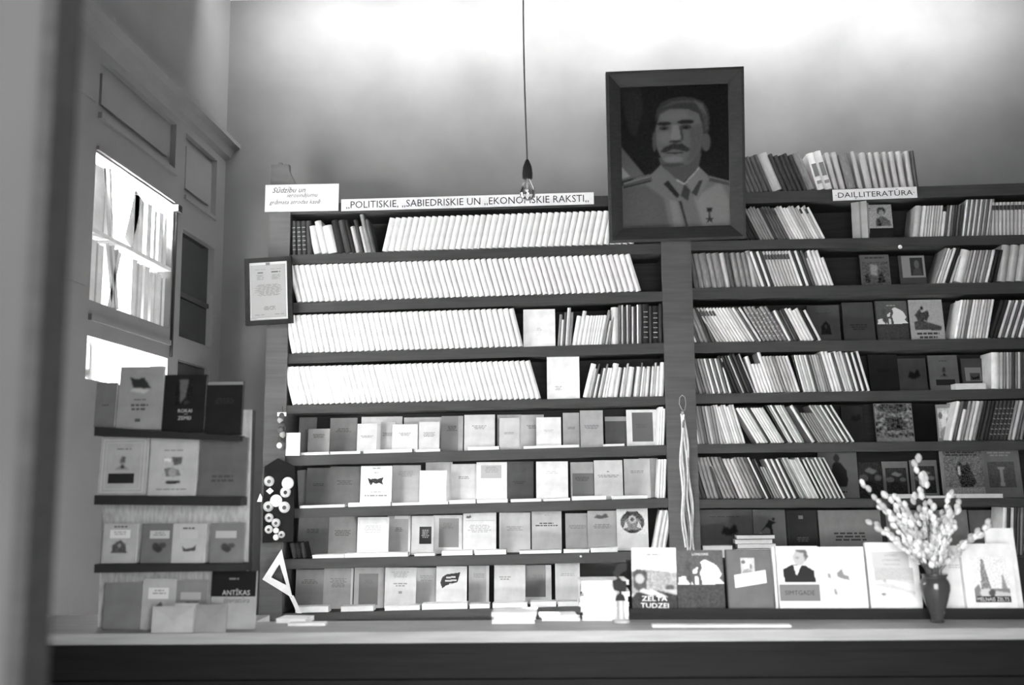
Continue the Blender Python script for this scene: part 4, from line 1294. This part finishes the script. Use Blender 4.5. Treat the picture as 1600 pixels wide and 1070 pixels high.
M_TOP = mat(.30, .45, 'wood')
M_CTR = mat(.013, .5, 'wood')
xs0, xs1, xs2, xs3 = XL+.02, PZ(398, 972, ZT).x, PZ(984, 966, ZT).x, 2.6
bm_ = PZ(700, 968, ZT).y
slab(xs0, xs1, lambda x: 3.62, ZT-.035, ZT)
slab(xs1, xs2, lambda x: front_y(x)+.245, ZT-.035, ZT)
slab(xs2, xs3, lambda x: 3.95, ZT-.035, ZT)
slab(xs0, xs3, lambda x: front_y(x)+.05, .05, ZT-.035, .02, 'carcass', mat(.01, .6, 'wood'))
for k in range(8):
    z1 = ZT-.036-k*.115
    slab(xs0, xs3, lambda x: front_y(x)+.02, z1-.108, z1, .004+(.004 if k % 2 else 0), 'front_board', M_CTR)
slab(xs0, xs3, lambda x: front_y(x)+.004, ZT-.065, ZT-.036, -.006, 'front_moulding', M_CTR)


def on_counter(px, Y):
    return P(px, 900, Y).x


# papers on the counter
def stack(x0, x1, Y, ths, label, group, tone=.85, d=.1, name='booklet', cat='booklet', z=ZT, shift=2):
    a, b = P(x0, 960, Y), P(x1, 960, Y)
    zz = z+.0006
    for k, t in enumerate(ths):
        rnd = random.Random(k*13+x0)
        o = link(name, None, None, ((a.x+b.x)/2+rnd.uniform(-.004, .004)*shift, Y+d/2, zz), (0, 0, rnd.uniform(-.05, .05)*shift))
        w = (b.x-a.x)/2*rnd.uniform(.9, 1)
        tt = min(.001, t*.2)
        MB().box(-w, w, -d/2, d/2, 0, tt).box(-w, w, -d/2, d/2, t-tt, t).build('cover', mat(tone, .6), o)
        MB().box(-w+.001, w-.001, -d/2+.001, d/2-.001, tt, t-tt).build('pages', M_PAGES, o)
        tag(o, label % ORD[k] if '%' in label else label, cat, group)
        zz += t+.0008
    return zz


stack(429, 482, 3.42, (.014,), 'folded white paper block on the counter below the set square', 'papers on the counter', d=.09)
stack(446, 506, 3.36, (.008,), 'flat white sheet in front of the folded paper block on counter', 'papers on the counter', d=.05)
stack(766, 838, 3.41, (.012, .010, .012), 'white booklet in the low pile mid-counter, %s from the bottom', 'low booklet pile on the counter', d=.12)
stack(842, 905, 3.47, (.010, .008), 'white booklet right of the low pile on counter, %s from the bottom', 'second booklet pile on the counter', d=.09)
zs = stack(907, 986, 3.47, (.016, .012, .018, .012, .02, .014, .022, .014), 'white booklet in the tall pile beside the valley-cover book, %s from the bottom', 'tall booklet pile on the counter', d=.13)
o = stack(1010, 1245, 3.33, (.006,), 'long white paper strip lying in front of the book stand', 'papers on the counter', d=.04, shift=0)

# dark figurine
Yf = 3.445
fb = P(970, 938, Yf)
o = thing('figurine', 'small black ornament with fan-shaped body beside the booklet pile', 'ornament', (fb.x, Yf, ZT+.0005))
s = Yf/FPX
z0 = 0
hb = P(970, 938, Yf).z-ZT
MB().lathe([(.030, 0), (.030, .006), (.012, .012), (.010, max(hb, .02))], 16).build('stand', mat(.5, .5), o, True)
hb = max(hb, .02)
sh = lambda pts: [((x-970)*s, hb+(938-y)*s) for x, y in pts]
MB().prism(sh([(962, 938), (977, 938), (975, 931), (971, 929), (968, 929), (964, 931)]), -.012, .012).build('foot', mat(.03, .5), o)
MB().prism(sh([(968, 930), (971, 930), (971, 923), (968, 923)]), -.004, .004).build('stem', mat(.03, .5), o)
MB().prism(sh([(960, 922), (966, 924), (978, 925), (979, 910), (973, 909), (968, 904), (963, 908), (958, 909), (959, 918)]), -.008, .008).build('body', mat(.03, .5), o)
MB().prism(sh([(966, 905), (972, 897), (980, 893), (980, 882), (972, 882), (964, 886), (963, 892), (958, 896), (960, 901)]), -.006, .006).build('crown', mat(.03, .5), o)

# book stand and its large books on the counter
Yd = 3.52
sb0, sb1 = P(984, 960, Yd).x, 2.5
o = thing('book_stand', 'low dark book stand along the counter', 'book stand', (sb0, Yd, ZT))
zb_ = P(1100, 955, Yd).z-ZT
zb_ = max(zb_, .015)
ln = sb1-sb0
MB().box(0, ln, 0, .16, 0, zb_).build('base', M_DARKWOOD, o)
MB().box(0, ln, -.012, 0, 0, zb_+.010).build('lip', M_DARKWOOD, o)
MB().box(0, ln, .145, .16, zb_, zb_+.16).build('back_board', M_DARKWOOD, o)
ZD = ZT+zb_
g = 'large books on the counter stand'


def cbook(x0, y0, x1, y1, tone, label, feats, **kw):
    kw.setdefault('Y', Yd+.02)
    kw.setdefault('th', .022)
    kw.setdefault('tilt', .16)
    return facing(x0, y0, x1, y1, tone, label, feats, z=ZD, group=g, **kw)


cbook(988, 856, 1058, 955, .76, 'large book with a rocky valley cover titled in white block letters', (('P', 'valley', 0.0, 0, 1, 1), ('L', .9, 1, .42, .025, .4), ('T', 'ZELTA', .5, .19, .075, .85, -.56), ('T', 'TUDZEI', .5, .08, .075, .85, -.62)), yaw=-.10, th=.04)
cbook(1060, 860, 1134, 955, .12, 'large dark book with a white tent-camp cover on the counter stand', (('P', 'camp', 0, 0, 1, 1), ('T', 'LONDONS', .52, .93, .04, .75, .42)))
cbook(1139, 859, 1211, 955, .2, 'large grey book with a small oval portrait and tilted white label', (('P', 'oval', .32, .58, .62, .86), ('B', 0, .02, .14)))
# tilted label on the grey book
lab = [ob for ob in COL.objects if ob.get('label', '').startswith('large grey book with a small oval')][0]
prl = Print(1, 1, -.0015)
wl_ = P(1211, 955, Yd+.02).x-P(1139, 955, Yd+.02).x
prl.poly([(wl_*.17, .075), (wl_*.86, .092), (wl_*.85, .135), (wl_*.16, .118)], .85)
prl.build('paper_label', lab)
cbook(1213, 856, 1222, 953, .8, 'slim white spine standing between the grey and the portrait-photo books', (), th=.05, Y=Yd+.05)
cbook(1219, 854, 1285, 953, .8, 'large white book with a photo of a man in a dark suit', (('P', 'man', .05, .42, .95, .97), ('R', .02, .14, .98, .40, .26), ('T', 'SIMTGADE', .5, .27, .07, .1, .8), ('L', .12, 1, .9, .01, .6)))
cbook(1285, 855, 1358, 953, .84, 'large white book with a loose ink sketch', (('P', 'sketch', .12, .2, .75, .68), ('L', .8, 1, .6, .015, .68), ('L', .14, 1, .7, .012, .7)))
cbook(1362, 848, 1443, 953, .84, 'large white book with a pale river landscape panel', (('R', .1, .62, .82, .86, .6), ('P', 'river', .12, .18, .88, .62), ('T', 'LATVIE\u0160U', .48, .81, .04, .36, .5), ('T', 'LITERAT\u016aRAS', .48, .74, .04, .36, .65), ('T', 'HRESTOM\u0100TIJA', .48, .67, .04, .36, .68)))
cbook(1478, 853, 1524, 951, .68, 'plain off-white book half hidden by the vase', (('L', .7, 2, .5, .02, .5),), Y=Yd+.035)
cbook(1512, 850, 1592, 951, .8, 'large white book with oil derricks above a dark title band', (('P', 'derrick', .18, .12, .88, .8), ('T', 'MELNAIS ZELTS', .53, .165, .055, .75, .62)), Y=Yd+.012)
cbook(1555, 826, 1600, 951, .84, 'blank white folder standing behind the derrick book', (), Y=Yd+.07, th=.01)

# ================================================================== VASE AND BRANCHES
Yv = 3.44
vb = P(1464, 962, Yv)
s = Yv/FPX
vx = vb.x
o = thing('vase', 'dark glazed vase holding budding branches in front of the book stand', 'vase', (vx, Yv, ZT+.0006))
hv = (962-893)*s*1.03
prof = [(9, 0), (10, 1.5), (8.5, 4), (9, 7), (12, 17), (17, 32), (21, 47), (21.5, 55), (19.5, 61), (17, 65), (18, 70), (17, 70), (16, 65), (18, 60)]
MB().lathe([(r*s, z*s) for r, z in prof], 28).build('body', mat(.05, .08, 'metal', .6), o, True)
MB().lathe([(16.6*s, 65*s), (19*s, 69*s), (19*s, 71*s), (17*s, 71*s)], 28).build('rim', mat(.05, .08, 'metal', .6), o, True)
tips = [(1363, 777), (1376, 790), (1384, 772), (1401, 773), (1408, 787), (1432, 712), (1442, 742), (1427, 770), (1341, 752), (1486, 766), (1501, 783), (1358, 815), (1550, 816), (1454, 780), (1485, 795), (1495, 816), (1474, 800), (1392, 801), (1418, 800), (1380, 826), (1440, 800), (1460, 820), (1482, 838), (1405, 830), (1425, 835), (1520, 838), (1448, 850)]
bm = MB()
NB = 8
bm.lathe([(.0012, -.0115), (.0055, -.008), (.0085, -.001), (.0078, .005), (.004, .0105), (.0008, .0125)], NB)
BUD = [bm.mesh('bud', mat(t, .75, 'cloth'), True) for t in (.62, .45, .72)]
rnd = random.Random(3)
zm = ZT+68*s
for k, (tx, ty) in enumerate(tips):
    Yt = Yv+rnd.uniform(-.09, .08)
    tp = P(tx, ty, Yt)
    p0 = Vector((vx+rnd.uniform(-.02, .02), Yv+rnd.uniform(-.02, .02), ZT+.03))
    p1 = Vector((vx+(tp.x-vx)*.12, Yv+(Yt-Yv)*.15, zm+.02))
    pm_ = Vector((vx+(tp.x-vx)*.5, Yv+(Yt-Yv)*.5, zm+(tp.z-zm)*.58))
    pts = []
    for i in range(13):
        t = i/12
        if t < .25:
            pts.append(p0.lerp(p1, t/.25))
        else:
            q = (t-.25)/.75
            pts.append(p1*(1-q)**2+pm_*(2*q*(1-q))+tp*q*q)
    lab = {5: 'tallest budding branch rising above the vase', 8: 'thin branch reaching out to the coat cover above the vase', 12: 'budding branch bent low over the derrick book'}.get(k, 'short budding branch in the dark vase')
    o = thing('budding_branch', lab, 'branch', (0, 0, 0), group='branches in the vase')
    o.location = p0
    MB().tube([p-p0 for p in pts], [.0022-.0013*i/12 for i in range(13)], 5).build('stem', mat(.10, .7), o)
    n = {5: 11, 8: 3, 12: 14}.get(k, rnd.randint(9, 13))
    lo = .36 if k not in (8, 6) else .9
    for i in range(n):
        f = lo+(1-lo)*(i+.6)/n if k != 5 else (.5+.5*(i+.6)/n)
        f = min(f, 1)
        idx = f*12
        a = int(min(idx, 11.99))
        p = pts[a].lerp(pts[min(a+1, 12)], idx-a)
        d = (pts[min(a+1, 12)]-pts[max(a-1, 0)]).normalized()
        side = Vector((rnd.uniform(-1, 1), rnd.uniform(-1, 1), rnd.uniform(-.3, .6)))*.009
        b = link('bud', BUD[rnd.randint(0, 2)], o, p-p0+side)
        b.rotation_euler = (d+side*25).to_track_quat('Z', 'Y').to_euler()
        sc = rnd.uniform(.95, 1.35)
        b.scale = (sc, sc, sc)

# ================================================================== LEFT DISPLAY RACK
Yr = 3.27
o = thing('display_rack', 'dark-ledged display rack of front-facing books beside the panel wall', 'rack')
rz0, rz1 = ZT, P(260, 640, Yr).z
rx0, rx1 = P(150, 800, Yr).x, P(381, 800, Yr).x
MB().box(rx0, rx1, Yr+.05, Yr+.062, ZT+.001, rz1).build('back_panel', mat(.36, .8, 'cloth'), o)
for x in (rx0, rx1-.02):
    MB().box(x, x+.02, Yr+.062, Yr+.10, ZT+.001, rz1).build('upright', M_DARKWOOD, o)
LED = []
for (xa, ya, yb0), (xb, yb, yb1) in (((152, 667, 681), (376, 681, 689)), ((152, 773.5, 788), (379, 776.5, 790)), ((152, 881, 894), (387, 880, 891))):
    a, b, c, d = P(xa, ya, Yr), P(xb, yb, Yr), P(xa, yb0, Yr), P(xb, yb1, Yr)
    MB().hexa([(a.x, Yr-.02, c.z), (b.x, Yr-.02, d.z), (b.x, Yr+.05, d.z), (a.x, Yr+.05, c.z), (a.x, Yr-.02, a.z), (b.x, Yr-.02, b.z), (b.x, Yr+.05, b.z), (a.x, Yr+.05, a.z)]).build('ledge', mat(.028, .6), o)
    LED.append((a.x, a.z, (b.z-a.z)/(b.x-a.x)))


def rbook(r, x0, y0, x1, y1, tone, label, feats=(), **kw):
    x = P((x0+x1)/2, y1, Yr).x
    z = LED[r][1]+LED[r][2]*(x-LED[r][0]) if r < 3 else ZT
    tone = min(tone*1.05, .6) if tone > .1 else tone
    kw.setdefault('Y', Yr+.012)
    kw.setdefault('tilt', .08)
    kw.setdefault('th', .014)
    return facing(x0, y0, x1, y1, tone, label, feats, z=z, group='front-facing books on the display rack', **kw)


rbook(0, 146, 598, 178, 664, .22, 'grey cover at the wall end of the rack top ledge', (TX(.5, 1, .5, .1),))
rbook(0, 181, 573, 250, 668, .34, 'pale cover with a dark waving flag on the rack top ledge', (('P', 'flag', .2, .55, .75, .85), TX(.48, 1, .3, .2), ('L', .40, 2, .55, .035, .14), ('R', .42, .12, .54, .17, .14)))
rbook(0, 252, 586, 318, 675, .04, 'dark cover with a pale beam picture and white title on rack', (('P', 'tower', .28, .47, .68, .93), ('T', 'ROKAI', .53, .37, .06, .5, .5), ('T', 'UN', .55, .31, .03, .35, .15), ('T', 'ZEMEI', .53, .245, .06, .5, .5)))
rbook(0, 320, 596, 376, 682, .04, 'plain dark cover with a pale top edge on the rack', (('R', 0, .93, 1, .99, .3), TX(.68, 3, .6, .06)))
rbook(1, 152, 683, 226, 774, .42, 'bordered cover with a portrait bust and dark label on the rack', (('B', .05, .02, .55), ('B', .12, .015, .52), ('P', 'bust', .28, .4, .68, .68), ('R', .2, .2, .75, .37, .05), TX(.8, 1, .4, .25)))
rbook(1, 230, 683, 304, 775, .46, 'pale cover with a heaped-gifts drawing on the rack second ledge', (('P', 'gift', .28, .2, .72, .67), ('L', .78, 1, .45, .02, .3), ('L', .12, 1, .8, .02, .28)))
rbook(1, 309, 684, 383, 777, .16, 'plain mid-grey cover on the rack second ledge', (('L', .36, 2, .6, .04, .11),))
rbook(2, 158, 818, 211, 881, .42, 'pale cover with white label and dark cottage on rack third ledge', (('L', .94, 1, .5, .04, .14), ('R', .2, .63, .8, .84, .66), ('L', .8, 2, .4, .03, .4), ('P', 'cottage', .22, .22, .78, .6)))
rbook(2, 219, 818, 268, 881, .2, 'grey cover with white label and dim plants on rack third ledge', (('R', .25, .62, .88, .82, .5), ('L', .78, 2, .4, .03, .3, .56), ('P', 'plant', .25, .25, .85, .58)))
rbook(2, 267, 818, 318, 881, .45, 'lighter cover with a low dark picture on rack third ledge', (('L', .9, 1, .5, .04, .14), ('R', .22, .62, .78, .82, .5), ('P', 'hull', .25, .25, .8, .52)))
rbook(2, 326, 817, 379, 881, .22, 'grey cover with narrow pale label at the end of rack third ledge', (('R', .16, .62, .78, .8, .45), ('P', 'plant', .25, .25, .8, .55)))
rbook(3, 160, 910, 218, 972, .22, 'plain grey cover at the foot of the rack by the wall', ())
rbook(3, 219, 904, 272, 972, .4, 'pale cover with white label and dark bird at the rack foot', (('R', .18, .6, .78, .82, .62), ('L', .78, 2, .4, .03, .35), ('P', 'dove', .3, .3, .7, .58)))
rbook(3, 272, 906, 321, 972, .24, 'grey cover with small label behind the envelopes at the rack foot', (('R', .15, .6, .8, .75, .4), ('P', 'plant', .2, .42, .8, .6)))
rbook(3, 327, 892, 397, 974, .36, 'two-tone cover with black upper half and white title at rack foot', (('R', 0, .56, 1, 1, .03), ('L', .88, 1, .35, .03, .25), ('T', 'ANT\u012aKAS', .56, .64, .11, .5, .62), ('T', 'literat\u016bra', .58, .5, .09, .15, .6, .3)))
# envelopes in front of the rack
for (x0, x1, y0, tone, yy, lab, rz) in ((236, 300, 948, .36, 3.21, 'crumpled pale envelope propped at the foot of the rack', .06), (303, 353, 945, .24, 3.22, 'plain grey card propped at the foot of the rack', -.03), (270, 306, 943, .42, 3.225, 'small pale packet with dark corner behind the crumpled envelope', .02)):
    a, b = P(x0, 972, yy), P(x1, 972, yy)
    hh = P(x0, y0, yy).z-ZT
    e = thing('envelope', lab, 'envelope', (a.x, yy, ZT+.001), (-.16, 0, rz), 'envelopes at the foot of the rack')
    w = b.x-a.x
    MB().box(0, w, 0, .004, 0, hh).build('body', mat(tone, .7), e)
    m = MB()
    m.face([(0.001, -.0008, hh-.001), (w*.5, -.0022, hh*.45), (w-.001, -.0008, hh-.001)])
    m.build('flap', mat(tone*.92, .7), e)

# ================================================================== BOOKS IN THE DISPLAY WINDOW
k = 0
for zr, row_y, nm in ((2.509, ((4.00, .10, 0, .29), (4.14, .022, .22, .30), (4.18, .022, .18, .31), (4.30, .09, -.35, .28), (4.40, .05, 0, .27), (4.47, .03, 0, .26), (4.54, .05, 0, .265), (4.62, .03, 0, .25), (4.68, .05, 0, .26), (4.745, .03, 0, .25)), 'upper'),
                      (2.2005, ((4.00, .05, 0, .27), (4.06, .05, 0, .26), (4.17, .03, -.3, .28), (4.21, .03, .3, .285), (4.25, .03, .25, .285), (4.40, .05, 0, .27), (4.47, .04, 0, .26), (4.54, .05, 0, .265), (4.62, .04, 0, .25), (4.68, .05, 0, .26), (4.745, .035, 0, .25)), 'lower')):
    for i, (y, th, ln_, h) in enumerate(row_y):
        z = zr+.001+(th*math.sin(abs(ln_)) if ln_ else 0)*.5
        o = link('book', None, None, (XL-.10, y+th/2, z), (ln_, 0, 0))
        MB().box(-.085, .085, -th/2, -th/2+.002, 0, h).box(-.085, .085, th/2-.002, th/2, 0, h).box(-.085, -.083, -th/2+.002, th/2-.002, 0, h).build('cover', mat(.6 if i % 2 else .4, .6), o)
        MB().box(-.083, .083, -th/2+.002, th/2-.002, .003, h-.004).build('pages', M_PAGES, o)
        tag(o, 'backlit book %s in the display window %s row, %s from the near end' % ('leaning' if ln_ else 'upright', nm, (ORD+('eleventh',))[i]), 'book', 'books in the display window')
